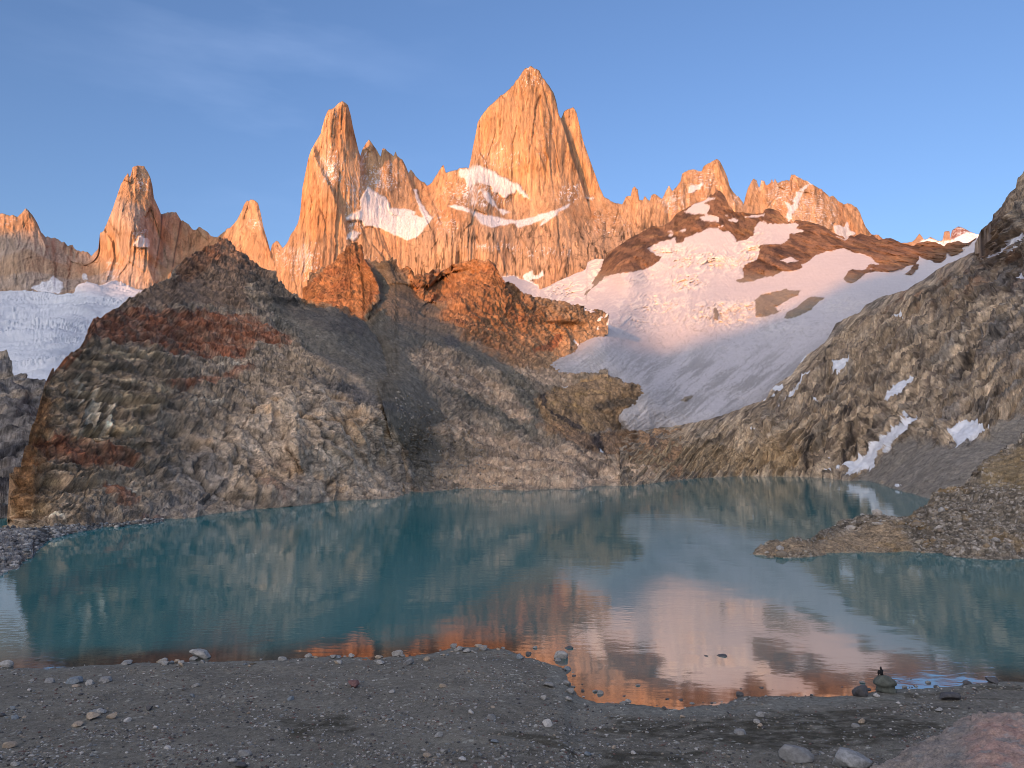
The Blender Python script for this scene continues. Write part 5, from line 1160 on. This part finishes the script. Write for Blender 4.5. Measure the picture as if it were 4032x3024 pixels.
# ================================================================ the lake
def build_lake():
    m, N, L, b = nodes_of('lake_water')
    N.remove(b)
    out = N['Material Output']
    tcn = N.new('ShaderNodeTexCoord')
    def wave(scale, sx, sy, detail):
        mpn = N.new('ShaderNodeMapping'); mpn.inputs['Scale'].default_value = (sx, sy, 1)
        n = N.new('ShaderNodeTexNoise'); n.inputs['Scale'].default_value = scale; n.inputs['Detail'].default_value = detail
        L.new(tcn.outputs['Object'], mpn.inputs['Vector']); L.new(mpn.outputs['Vector'], n.inputs['Vector'])
        return n.outputs['Fac']
    w1 = wave(1.1, .55, 1.0, 3); w2 = wave(.11, .7, 1.0, 3); gust = wave(.028, .6, 1.0, 3)
    mr = N.new('ShaderNodeMapRange'); mr.inputs['From Min'].default_value = .42; mr.inputs['From Max'].default_value = .66
    mr.inputs['To Min'].default_value = .06; mr.inputs['To Max'].default_value = 1.0
    L.new(gust, mr.inputs['Value'])
    mu = N.new('ShaderNodeMath'); mu.operation = 'MULTIPLY'; L.new(w1, mu.inputs[0]); L.new(mr.outputs['Result'], mu.inputs[1])
    b1 = N.new('ShaderNodeBump'); b1.inputs['Strength'].default_value = 1.0; b1.inputs['Distance'].default_value = .022
    L.new(mu.outputs[0], b1.inputs['Height'])
    b2 = N.new('ShaderNodeBump'); b2.inputs['Strength'].default_value = 1.0; b2.inputs['Distance'].default_value = .035
    L.new(w2, b2.inputs['Height']); L.new(b1.outputs['Normal'], b2.inputs['Normal'])
    dif = N.new('ShaderNodeBsdfDiffuse'); dif.inputs['Color'].default_value = (.013, .150, .165, 1)
    gl = N.new('ShaderNodeBsdfGlossy'); gl.inputs['Roughness'].default_value = .045; gl.inputs['Color'].default_value = (.97, .97, .97, 1)
    L.new(b2.outputs['Normal'], gl.inputs['Normal'])
    fr = N.new('ShaderNodeFresnel'); fr.inputs['IOR'].default_value = 5.0
    mix = N.new('ShaderNodeMixShader')
    L.new(fr.outputs[0], mix.inputs[0]); L.new(dif.outputs[0], mix.inputs[1]); L.new(gl.outputs[0], mix.inputs[2])
    L.new(mix.outputs[0], out.inputs['Surface'])
    wa = N.new('ShaderNodeAttribute'); wa.attribute_name = 'Col'
    L.new(wa.outputs['Color'], dif.inputs['Color'])
    az = np.linspace(-1.1, 1.1, 260); r = np.concatenate([np.linspace(30, 120, 150), np.linspace(124, 640, 60)])
    A, Rr = np.meshgrid(az, r)
    X, Y = Rr * np.sin(A), Rr * np.cos(A)
    out_m = (Rr - np.interp(A, SH_AZ, SH_R)).ravel()                 # metres out from the near shore: shallow water shows its dark bed
    out_m = out_m + 2.5 * fbm(np.stack([X.ravel() / 6, Y.ravel() / 6, 0 * X.ravel()], 1), 3)
    col = mixcol(np.tile(np.array([.048, .048, .040]), (X.size, 1)), (.013, .160, .176), sstep(.2, 11, out_m))
    o = mesh_np('water', np.stack([X, Y, 0 * X], -1).reshape(-1, 3), grid_faces(len(az), len(r)), m, col)
    tag(o, 'calm turquoise mountain lake mirroring the glacier', 'lake', kind='structure')
build_lake()

# ================================================================ stones, boulders, gravel
def stone_mat(name, col, var=.35, scale=3.0):
    m, N, L, b = nodes_of(name)
    tcn = N.new('ShaderNodeTexCoord')
    n1 = N.new('ShaderNodeTexNoise'); n1.inputs['Scale'].default_value = scale; n1.inputs['Detail'].default_value = 7; n1.inputs['Roughness'].default_value = .7
    L.new(tcn.outputs['Object'], n1.inputs['Vector'])
    mr = N.new('ShaderNodeMapRange'); mr.inputs['From Min'].default_value = .3; mr.inputs['From Max'].default_value = .7
    mr.inputs['To Min'].default_value = 1 - var; mr.inputs['To Max'].default_value = 1 + var
    L.new(n1.outputs['Fac'], mr.inputs['Value'])
    mx = N.new('ShaderNodeVectorMath'); mx.operation = 'SCALE'; mx.inputs[0].default_value = col
    L.new(mr.outputs['Result'], mx.inputs['Scale']); L.new(mx.outputs[0], b.inputs['Base Color'])
    bp = N.new('ShaderNodeBump'); bp.inputs['Strength'].default_value = .5; bp.inputs['Distance'].default_value = .05
    L.new(n1.outputs['Fac'], bp.inputs['Height']); L.new(bp.outputs['Normal'], b.inputs['Normal'])
    b.inputs['Roughness'].default_value = .8; b.inputs['Specular IOR Level'].default_value = .25
    return m

SM = {'pale': stone_mat('pale_stone', (.29, .288, .275), .45), 'grey': stone_mat('grey_stone', (.215, .218, .215)), 'dark': stone_mat('dark_stone', (.085, .085, .09)),
      'tan': stone_mat('tan_stone', (.32, .265, .205)), 'red': stone_mat('reddish_stone', (.15, .085, .08)), 'blue': stone_mat('bluish_stone', (.17, .20, .225)), 'rough': stone_mat('rough_pale_stone', (.27, .275, .27), .5, 4.0), 'white': stone_mat('white_stone', (.43, .42, .40))}

def ico(sub):
    bm = bmesh.new(); bmesh.ops.create_icosphere(bm, subdivisions=sub, radius=1.0)
    V = np.array([v.co for v in bm.verts]); F = np.array([[v.index for v in f.verts] for f in bm.faces]); bm.free()
    return V, F

IV3, IF3 = ico(4)
def stone_shape(seed, angular=.5, flat=.6):
    """a weathered stone: a ball cut by several planes, then worn"""
    rs = np.random.RandomState(seed)
    V = IV3.copy()
    for k in range(11):
        n = rs.normal(size=3); n /= np.linalg.norm(n)
        h = rs.uniform(.45, .85)
        d = V @ n
        V -= np.outer(np.maximum(0, d - h) * angular, n)
    V += (.10 * fbm(V * 1.3 + seed * 7.7, 3) + .03 * fbm(V * 5 + seed, 3))[:, None] * V
    V *= np.array([1.0, rs.uniform(.65, .95), flat * rs.uniform(.8, 1.15)])
    V[:, 2] -= V[:, 2].min() * .72          # sits with its foot a little in the ground
    V[:, :2] /= np.abs(V[:, 0]).max()
    V[:, 2] /= V[:, 2].max()
    return V

_cache = {}
def stone_mesh(shape, tone):
    k = (shape, tone)
    if k not in _cache:
        V = stone_shape(100 + shape, .88 + .12 * (shape % 2), (.5, .62, .75, .55, .85, .42, .66, .58)[shape % 8])
        me = bpy.data.meshes.new('stone')
        me.from_pydata([tuple(v) for v in V], [], [tuple(f) for f in IF3.tolist()])
        me.polygons.foreach_set('use_smooth', [True] * len(me.polygons))
        me.materials.append(SM[tone])
        _cache[k] = me
    return _cache[k]

def ground_at(px, py, water=True):
    """the point of the beach (or of the water over it) seen at a photo pixel"""
    P = on_water(np.array([px], float), np.array([py], float), 0.0)[0]
    for k in range(12):
        z = float(beach_z(P[0], P[1])[0])
        P = on_water(np.array([px], float), np.array([py], float), .5 * (max(z, -.02) + P[2]) if k else max(z, -.02))[0]
    z = float(beach_z(P[0], P[1])[0])
    return Vector((P[0], P[1], max(z, -.06) if water else z))

def put_stone(px, py, w, tone, label, name='stone', shape=None, hw=None, group=None, cat='stone'):
    """w: width in photo pixels, py: where it meets the ground"""
    g = ground_at(px, py)
    t = (g - Vector(CAM)).length
    r = .5 * w / FPX * t
    shape = random.randrange(8) if shape is None else shape
    o = bpy.data.objects.new(name, stone_mesh(shape, tone)); C.objects.link(o)
    o.location = g
    hw = .45 if hw is None else hw
    o.scale = (r, r * random.uniform(.8, 1.0), 2 * r * hw * .85)
    o.rotation_euler = (random.uniform(-.12, .12), random.uniform(-.12, .12), random.uniform(-.5, .5) + (math.pi if random.random() < .5 else 0))
    tag(o, label, cat, group)
    return o

ZA = lambda x, y: (x * .6175, 2000 + y * .6175)
ZB = lambda x, y: (1333 + x * .6175, 2000 + y * .6175)
ZC = lambda x, y: (2666 + x * .6175, 2000 + y * .6175)
K = .6175
GS = 'stones on the beach'
marked = [
    (ZA, 1278, 950, 142, 'pale', 'big flat pale boulder lying at the water edge on the left part of the beach', 5, .38), (ZA, 1040, 988, 54, 'pale', 'pale blocky stone on the water edge left of the big flat boulder', 1, .6), (ZA, 1130, 990, 36, 'tan', 'tan stone between the pale blocky stone and the big flat boulder', 2, .8),
    (ZA, 1242, 967, 60, 'grey', 'low grey stone touching the front of the big flat boulder', 3, .4), (ZA, 805, 996, 68, 'grey', 'flat grey stone where the water edge starts on the left', 5, .3), (ZA, 38, 1006, 90, 'pale', 'wet pale stone at the left edge half in the water', 3, .45),
    (ZA, 595, 1344, 92, 'tan', 'long tan stone lying on the dark gravel', 3, .42), (ZA, 647, 1308, 50, 'pale', 'square pale stone just behind the long tan stone', 1, .6), (ZA, 712, 1340, 60, 'tan', 'brownish wedge of stone right of the long tan stone', 4, .5), (ZA, 475, 1118, 88, 'blue', 'broad bluish grey stone left on the upper beach', 5, .4),
    (ZA, 672, 1108, 68, 'grey', 'flat grey green stone right of the broad bluish stone', 5, .4), (ZA, 315, 1114, 52, 'grey', 'grey stone left of the broad bluish stone', 2, .55), (ZA, 570, 1124, 46, 'pale', 'round pale stone beside the broad bluish stone', 2, .6), (ZA, 480, 1138, 50, 'tan', 'pinkish flat stone in front of the broad bluish stone', 3, .3),
    (ZA, 62, 1526, 66, 'tan', 'egg shaped tan stone near the left edge', 6, .5), (ZA, 952, 1288, 46, 'dark', 'dark purple stone in the middle of the left beach', 4, .6), (ZA, 812, 1362, 40, 'white', 'bright white stone right of the long tan stone', 1, .6), (ZA, 490, 1390, 72, 'tan', 'flat pale tan slab below the long tan stone', 5, .3),
    (ZA, 1247, 1142, 46, 'pale', 'pale stone alone below the big flat boulder', 6, .5), (ZA, 1855, 1224, 40, 'blue', 'small greenish stone on the bare middle gravel', 1, .6), (ZA, 1560, 1584, 78, 'grey', 'round grey stone near the lower edge', 6, .52), (ZA, 1475, 1620, 62, 'pale', 'narrow pale stone left of the dark bluish one at the lower edge', 3, .4),
    (ZA, 1538, 1650, 72, 'dark', 'dark bluish flat stone at the lower edge', 5, .4), (ZA, 1800, 972, 52, 'pale', 'rounded pale stone on the shore line in the middle left', 6, .5), (ZA, 100, 1644, 52, 'pale', 'pale stone in the lower left corner', 3, .45), (ZA, 1066, 1536, 42, 'white', 'thin white stone low on the left beach', 5, .4),
    (ZB, 375, 944, 72, 'pale', 'rounded pale boulder on the shore line in the middle', 6, .62), (ZB, 270, 996, 62, 'pale', 'pale flat stone below the rounded pale boulder', 3, .42), (ZB, 445, 998, 70, 'grey', 'grey boulder to the right below the rounded pale boulder', 6, .55), (ZB, 730, 892, 48, 'grey', 'leaning grey stone at the start of the gravel point', 4, .7),
    (ZB, 776, 900, 44, 'pale', 'pale stone beside the leaning grey stone', 1, .5), (ZB, 812, 920, 62, 'pale', 'long pale stone on the gravel point', 3, .42), (ZB, 915, 908, 64, 'grey', 'large grey stone at the tip of the gravel point', 4, .6), (ZB, 1422, 956, 90, 'pale', 'rounded pale boulder standing in the orange water off the gravel point', 2, .62),
    (ZB, 1400, 976, 40, 'grey', 'grey stone in front of the boulder that stands in the water', 6, .6), (ZB, 1216, 934, 46, 'dark', 'dark stone in the shallow water near the gravel point', 3, .5), (ZB, 1250, 894, 36, 'grey', 'grey stone farther out behind the dark shallow water stone', 3, .5), (ZB, 1472, 896, 54, 'dark', 'flat dark shard in the water behind the standing boulder', 5, .3),
    (ZB, 98, 1142, 76, 'red', 'reddish purple stone alone on the bare gravel', 4, .6), (ZB, 335, 1180, 48, 'pale', 'pale stone right below the reddish purple one', 3, .5), (ZB, 665, 1142, 46, 'tan', 'light tan stone in the middle of the beach', 6, .5), (ZB, 845, 1312, 34, 'white', 'small white stone left of the grey ball shaped stone', 1, .8),
    (ZB, 975, 1352, 58, 'grey', 'grey ball shaped stone in the middle of the beach', 6, .7), (ZB, 1335, 1392, 58, 'white', 'chalk white upright stone left of the dark wet gravel', 2, .82), (ZB, 640, 1458, 50, 'pale', 'pale stone with a dark foot low in the middle', 1, .6), (ZB, 790, 1612, 48, 'white', 'white wedge at the lower edge of the picture', 4, .55),
    (ZB, 1586, 1576, 48, 'blue', 'bluish stone at the lower edge by the dark wet gravel', 1, .55), (ZB, 995, 1496, 58, 'blue', 'long slate blue stone low in the middle', 5, .35), (ZB, 570, 1584, 64, 'tan', 'tan flat stone low in the middle', 3, .4), (ZB, 1340, 1138, 74, 'grey', 'wide grey stone on the shore bend', 5, .42),
    (ZB, 1456, 1128, 56, 'grey', 'dark grey stone at the very edge of the shore bend', 2, .6), (ZB, 1476, 1178, 58, 'grey', 'grey wedge below it on the shore bend', 4, .6), (ZB, 1470, 1226, 42, 'pale', 'pale stone where the shore bend turns', 1, .7), (ZB, 1305, 1220, 42, 'pale', 'light triangular stone inland of the shore bend', 4, .75),
    (ZB, 1460, 1034, 44, 'blue', 'blue grey stone at the upper end of the shore bend', 6, .7), (ZB, 1670, 1186, 38, 'grey', 'larger of the paired stones in the shallow orange water', 6, .75), (ZB, 1635, 1172, 34, 'grey', 'smaller of the paired stones in the shallow orange water', 5, .5), (ZB, 1847, 1234, 36, 'pale', 'pale stone in the water near the deepest point of the bay', 1, .6),
    (ZB, 1813, 1252, 42, 'grey', 'brown grey stone on the edge at the deepest point of the bay', 6, .55), (ZB, 1908, 1134, 32, 'grey', 'lone stone in the middle of the orange bay', 5, .4), (ZC, 400, 1192, 42, 'dark', 'dark round stone in the water on the far side of the bay', 6, .6), (ZC, 287, 946, 62, 'dark', 'thin dark shard far out in the pink reflection', 5, .2),
    (ZC, 184, 944, 28, 'dark', 'tiny dark shard beside the thin one in the pink reflection', 5, .3), (ZC, 1160, 1200, 84, 'dark', 'dark leaning slab on the shore left of the boulder with the figure', 4, .85), (ZC, 1180, 1116, 34, 'grey', 'stone in the water left of the boulder with the figure', 5, .45), (ZC, 1216, 1160, 36, 'dark', 'dark stone in the water beside the leaning slab', 3, .45),
    (ZC, 1850, 1124, 50, 'dark', 'flat dark stone at the end of the blue reflection', 5, .4), (ZC, 1656, 1142, 36, 'dark', 'dark stone in the blue reflection', 3, .4), (ZC, 1450, 1146, 28, 'grey', 'grey stone in the blue reflection nearest the boulder with the figure', 2, .6), (ZC, 2012, 1116, 66, 'dark', 'heap like dark stone where the right shore leaves the water', 4, .5),
    (ZC, 1276, 1204, 44, 'white', 'white stone in front of the boulder with the figure', 3, .5), (ZC, 1740, 1222, 104, 'dark', 'low dark slab on the right shore', 5, .45), (ZC, 530, 1328, 48, 'pale', 'pale stone below the right part of the bay', 1, .6), (ZC, 512, 1370, 50, 'pale', 'second pale stone below it on wet gravel', 3, .5),
    (ZC, 402, 1442, 70, 'grey', 'flat grey stone on the wet gravel', 5, .4), (ZC, 1665, 1296, 52, 'pale', 'pale stone in front of the low dark slab', 3, .4), (ZC, 1405, 1248, 30, 'white', 'small white stone right of the boulder with the figure', 3, .5),
    (ZC, 760, 1612, 190, 'grey', 'large rounded grey boulder at the lower edge, left of the blocky one', 6, .48), (ZC, 1090, 1630, 216, 'rough', 'large blocky pale boulder at the lower edge beside the pink slab', 1, .46),
]
for f_, x, y, w, tone, lab, shp, hw in marked:
    X, Y = f_(x, y)
    put_stone(X, Y, w * K, tone, lab, 'boulder' if w > 100 else 'stone', shp, hw, GS, 'boulder' if w > 100 else 'stone')

# further stones nothing tells apart
rs = np.random.RandomState(5)
def scatter(n, region, tones, label, group, wmin, wmax, shore=None):
    k = 0
    while k < n:
        if shore is not None:
            i = rs.rand() * (len(shore) - 1); a = int(i); f = i - a
            x = shore[a][0] + (shore[a + 1][0] - shore[a][0]) * f; y = shore[a][1] + (shore[a + 1][1] - shore[a][1]) * f
            x += rs.normal() * 14; y += region[0] + rs.rand() ** 1.5 * (region[1] - region[0])
        else:
            x = rs.uniform(region[0], region[1]); y = rs.uniform(region[2], region[3])
            if y < np.interp(x, [p[0] for p in shore_l], [p[1] for p in shore_l]) + 18 or poly_sd(np.array([x]), np.array([y]), crestP + [(4200, 3200), (3400, 3200)])[0] > -15: continue
        w = wmin + (wmax - wmin) * rs.rand() ** 2.2
        put_stone(x, y, w, tones[rs.randint(len(tones))], label, group=group, hw=rs.uniform(.35, .7))
        k += 1
mid_shore = [p for p in shore_l if 480 < p[0] < 2100]
bay = [p for p in shore_l if 2080 < p[0] < 3950]
scatter(52, (-4, 26), ['pale', 'grey', 'pale', 'tan', 'blue'], 'small stone in the pale band of stones along the water edge', 'small stones along the water edge', 12, 32, shore=mid_shore)
scatter(42, (-40, 4), ['dark', 'grey', 'dark'], 'small dark stone in the shallow water of the bay', 'small dark stones in the bay', 7, 20, shore=bay)
scatter(60, (0, 1400, 2640, 3010), ['pale', 'grey', 'white', 'tan', 'blue', 'dark'], 'small loose stone on the left half of the gravel beach', 'small loose stones left', 8, 23)
scatter(50, (1400, 2700, 2600, 3010), ['pale', 'grey', 'white', 'tan', 'dark'], 'small loose stone on the middle of the gravel beach', 'small loose stones middle', 8, 23)
scatter(16, (2600, 3950, 2740, 3000), ['pale', 'grey', 'white', 'dark', 'tan'], 'small loose stone on the dark wet gravel by the pink slab', 'small loose stones right', 10, 30)

# gravel: pebbles nobody could count
def pebbles(name, P3, size, tones, mat, label, cat, sink=.3, flat=.55, seed=1):
    r_ = np.random.RandomState(seed)
    V0, F0 = ico(1)
    n = len(P3)
    A = r_.rand(n) * 6.283
    sc = size[:, None] * np.stack([r_.uniform(.8, 1.3, n), r_.uniform(.6, 1.0, n), flat * r_.uniform(.7, 1.3, n)], 1)
    jit = 1 + .35 * (r_.rand(n, len(V0), 1) - .5) * 1.4
    V = V0[None] * jit * sc[:, None, :]
    c, s_ = np.cos(A)[:, None], np.sin(A)[:, None]
    V = np.stack([V[:, :, 0] * c - V[:, :, 1] * s_, V[:, :, 0] * s_ + V[:, :, 1] * c, V[:, :, 2]], -1)
    V += P3[:, None, :]; V[:, :, 2] += (sc[:, 2] * (1 - 2 * sink))[:, None]
    F = (F0[None] + (np.arange(n) * len(V0))[:, None, None]).reshape(-1, 3)
    col = np.repeat(tones[:, None, :], len(V0), 1).reshape(-1, 3)
    o = mesh_np(name, V.reshape(-1, 3), F, mat, col, smooth=False)
    return tag(o, label, cat, kind='stuff')

TON = np.array([(.34, .335, .32), (.22, .22, .215), (.13, .13, .13), (.07, .07, .072), (.27, .235, .19), (.44, .43, .41), (.19, .21, .22), (.15, .10, .09)])
n = 26000
pxr = rs.uniform(-60, 4090, n * 2); pyr = 2560 + 480 * rs.rand(n * 2) ** .8
ok = pyr > np.interp(pxr, [p[0] for p in shore_l], [p[1] for p in shore_l]) - 10 * rs.rand(n * 2) ** 2
dn = fbm(np.stack([pxr / 260., pyr / 70., 0 * pxr], 1), 3)
wetz = np.maximum.reduce([poly_sd(pxr, pyr, p) for p in ([(2380, 2815), (2700, 2840), (3100, 2800), (3480, 2800), (3680, 2850), (3500, 2930), (3150, 2970), (2900, 2940), (2500, 2900)], [(1080, 2830), (1360, 2815), (1420, 2880), (1150, 2905)], [(2350, 2950), (2800, 2950), (2700, 3020), (2400, 3020)], [(2160, 2600), (2230, 2650), (2240, 2740), (2500, 2785), (2900, 2785), (3100, 2752), (3560, 2730), (3560, 2752), (3050, 2800), (2650, 2830), (2350, 2810)])])
ok &= rs.rand(n * 2) < np.clip(.5 + 1.1 * dn, .10, 1) * (1 - .75 * (wetz > 0))
pxr, pyr = pxr[ok][:n], pyr[ok][:n]
Q = on_water(pxr, pyr, 0.0)
for k in range(6):
    Q = on_water(pxr, pyr, np.maximum(beach_z(Q[:, 0], Q[:, 1]), -.05))
sz = .024 + .115 * rs.rand(len(Q)) ** 3.6
pebbles('gravel', Q, sz, TON[rs.randint(0, len(TON), len(Q))], M_RUBBLE, 'loose pebbles strewn over the dark beach', 'gravel')

def on_sheet(S_, n, poly=None, wgt=None):
    PXf, PYf = S_.PX.ravel(), S_.PY.ravel()
    m = np.ones(len(PXf), bool) if poly is None else poly_sd(PXf, PYf, poly) > 0
    idx = np.nonzero(m)[0]
    idx = idx[rs.randint(0, len(idx), n)]
    return S_.P.reshape(-1, 3)[idx], PXf[idx], PYf[idx]

TR = np.array([(.42, .38, .31), (.33, .29, .23), (.24, .20, .155), (.15, .125, .10), (.46, .42, .37), (.29, .22, .14), (.36, .35, .33)])
Q, qx, qy = on_sheet(S, 900)
okk = rs.rand(len(Q)) < np.where(poly_sd(qx, qy, Z7([(530, 1370), (620, 1310), (800, 1300), (930, 1300), (1080, 1260), (1250, 1180), (1400, 1170), (1500, 1250), (1540, 1350), (1000, 1370)])) > 0, .12, 1)
Q = Q[okk]
pebbles('rubble', Q, .07 + 1.1 * rs.rand(len(Q)) ** 9 + .14 * rs.rand(len(Q)) ** 2, .9 * TR[rs.randint(0, len(TR), len(Q))], M_RUBBLE, 'broken rock strewn over the spit', 'rubble', flat=.6, seed=3)
Q, qx, qy = on_sheet(LS, 1500)
pebbles('rubble', Q, .10 + .55 * rs.rand(len(Q)) ** 3, TON[rs.randint(0, 7, len(Q))], M_RUBBLE, 'grey stones heaped on the shore at the outlet', 'rubble', flat=.6, seed=4)
Q, qx, qy = on_sheet(J, 1800, Z6([(250, 560), (480, 640), (620, 760), (800, 900), (900, 1080), (1150, 1220), (500, 1240), (330, 1000)]))
pebbles('scree', Q, .18 + .8 * rs.rand(len(Q)) ** 5, 0.72 * TR[rs.randint(0, len(TR), len(Q))], M_RUBBLE, 'pale blocks at the foot of the scree slope', 'scree', flat=.7, seed=5)

# ---- the boulder with the figure
def perch():
    V = stone_shape(41, .8, .8)
    V[:, 2] -= V[:, 2].min(); V[:, 2] /= V[:, 2].max()
    z = V[:, 2]
    prof = np.interp(z, [0, .10, .24, .34, .40, .47, .58, .72, .86, .95, 1.0], [.86, .90, .80, .76, .78, .98, 1.0, .86, .62, .44, .1])
    r = np.hypot(V[:, 0], V[:, 1]) + 1e-9
    ang = np.arctan2(V[:, 1], V[:, 0])
    rr = prof * (1 + .10 * np.cos(ang * 2 + 1) + .07 * np.cos(ang * 3))
    V[:, 0] *= rr / r; V[:, 1] *= .8 * rr / r
    V += (.04 * fbm(V * 3.1, 4))[:, None] * np.array([1, 1, .5])
    g = ground_at(3489, 2724)
    t = (g - Vector(CAM)).length
    w = .5 * 68 / FPX * t; h = 56 / FPX * t
    V = V * np.array([w, w, h]); V[:, 2] -= .06
    V[:, 0] -= .20 * w * np.clip(V[:, 2] / h, 0, 1)
    me = bpy.data.meshes.new('boulder')
    me.from_pydata([tuple(v) for v in V], [], [tuple(f) for f in IF3.tolist()])
    me.polygons.foreach_set('use_smooth', [True] * len(me.polygons))
    me.materials.append(stone_mat('grey_green_stone', (.090, .100, .086), .5, 2.2))
    o = bpy.data.objects.new('boulder', me); C.objects.link(o); o.location = g
    tag(o, 'grey green boulder with a dark undercut standing at the water edge', 'boulder')
    # its top under the figure
    k = np.argmin(np.hypot(V[:, 0] + .30 * w, V[:, 1] + .1 * w) - .5 * V[:, 2])
    near_ = np.hypot(V[:, 0] + .32 * w, V[:, 1]) < .2
    return g + Vector((-.32 * w, 0, float(V[near_, 2].max()) if near_.any() else h * .9))
seat = perch()

def skin_figure(name, verts, edges, radii, mat, parent=None, sub=2):
    me = bpy.data.meshes.new(name)
    me.from_pydata(verts, edges, [])
    o = bpy.data.objects.new(name, me); C.objects.link(o)
    sk = o.modifiers.new('skin', 'SKIN'); sk.use_smooth_shade = True
    for i, r in enumerate(radii): me.skin_vertices[0].data[i].radius = (r[0], r[1]) if isinstance(r, tuple) else (r, r)
    me.skin_vertices[0].data[0].use_root = True
    ss = o.modifiers.new('sub', 'SUBSURF'); ss.levels = sub; ss.render_levels = sub
    me.materials.append(mat)
    if parent: o.parent = parent
    return o

def person(at):
    cloth = stone_mat('black_cloth', (.012, .012, .014), .3, 9.0); trous = stone_mat('dark_trousers', (.016, .016, .020), .3, 9.0); skin = stone_mat('skin', (.42, .26, .19), .1, 9.0); hairm = stone_mat('dark_hair', (.02, .015, .012), .3, 30.0)
    root = bpy.data.objects.new('person', None); C.objects.link(root); root.location = at; root.rotation_euler = (0, 0, .35); root.scale = (.86,) * 3
    tag(root, 'person in black sitting hunched on the boulder at the water edge', 'person')
    v, e, r = [], [], []
    def add(p, rad, prev=None):
        v.append(p); r.append(rad)
        if prev is not None: e.append((prev, len(v) - 1))
        return len(v) - 1
    # seated, back to the viewer (looking along +y over the lake), knees drawn up, elbows out on the knees
    pel = add((0, 0, .10), (.16, .13)); sp = add((0, .03, .27), (.145, .115), pel); ch = add((0, .08, .44), (.165, .12), sp); nk = add((0, .135, .575), .058, ch)
    hd0 = add((0, .165, .635), (.078, .088), nk); hd1 = add((0, .185, .72), (.082, .098), hd0); add((0, .18, .785), (.05, .06), hd1)
    add((0, .285, .685), .014, hd0)                                       # nose
    for s in (-1, 1):
        hip = add((s * .10, .04, .09), .10, pel); kn = add((s * .17, .40, .27), .068, hip); an = add((s * .13, .33, -.10), .042, kn); add((s * .14, .46, -.14), .036, an)
        sh = add((s * .19, .09, .475), .068, ch); el = add((s * .30, .20, .29), .046, sh); wr = add((s * .12, .40, .36), .030, el)
        pa = add((s * .06, .44, .375), (.032, .018), wr)
        for k in range(4):
            f1 = add((s * (.025 - .004 * k), .455 + .002 * k, .405 - .02 * k), .0095, pa); f2 = add((s * -.012, .452, .400 - .02 * k), .0085, f1); add((s * -.035, .435, .396 - .02 * k), .0075, f2)
        t1 = add((s * .045, .415, .40), .011, pa); add((s * .02, .42, .425), .009, t1)
    body = skin_figure('body', v, e, r, cloth, root)
    # jacket hood and trousers over the body, boots, face and hair
    hood = skin_figure('hood', [(0, .12, .60), (0, .135, .70), (0, .15, .79), (0, .16, .845)], [(0, 1), (1, 2), (2, 3)], [(.10, .09), (.108, .10), (.085, .085), (.03, .03)], cloth, root)
    face = skin_figure('face', [(0, .225, .64), (0, .235, .69), (0, .232, .74)], [(0, 1), (1, 2)], [(.045, .045), (.058, .052), (.05, .045)], skin, root)
    for s in (-1, 1):
        b_ = skin_figure('boot', [(s * .13, .32, -.07), (s * .13, .335, -.145), (s * .14, .43, -.16), (s * .145, .50, -.165)], [(0, 1), (1, 2), (2, 3)], [.055, .058, .050, .038], trous, root)
        skin_figure('trouser_leg', [(s * .10, .05, .09), (s * .17, .40, .275), (s * .133, .335, -.07)], [(0, 1), (1, 2)], [.108, .078, .056], trous, root)
    return root
person(seat)
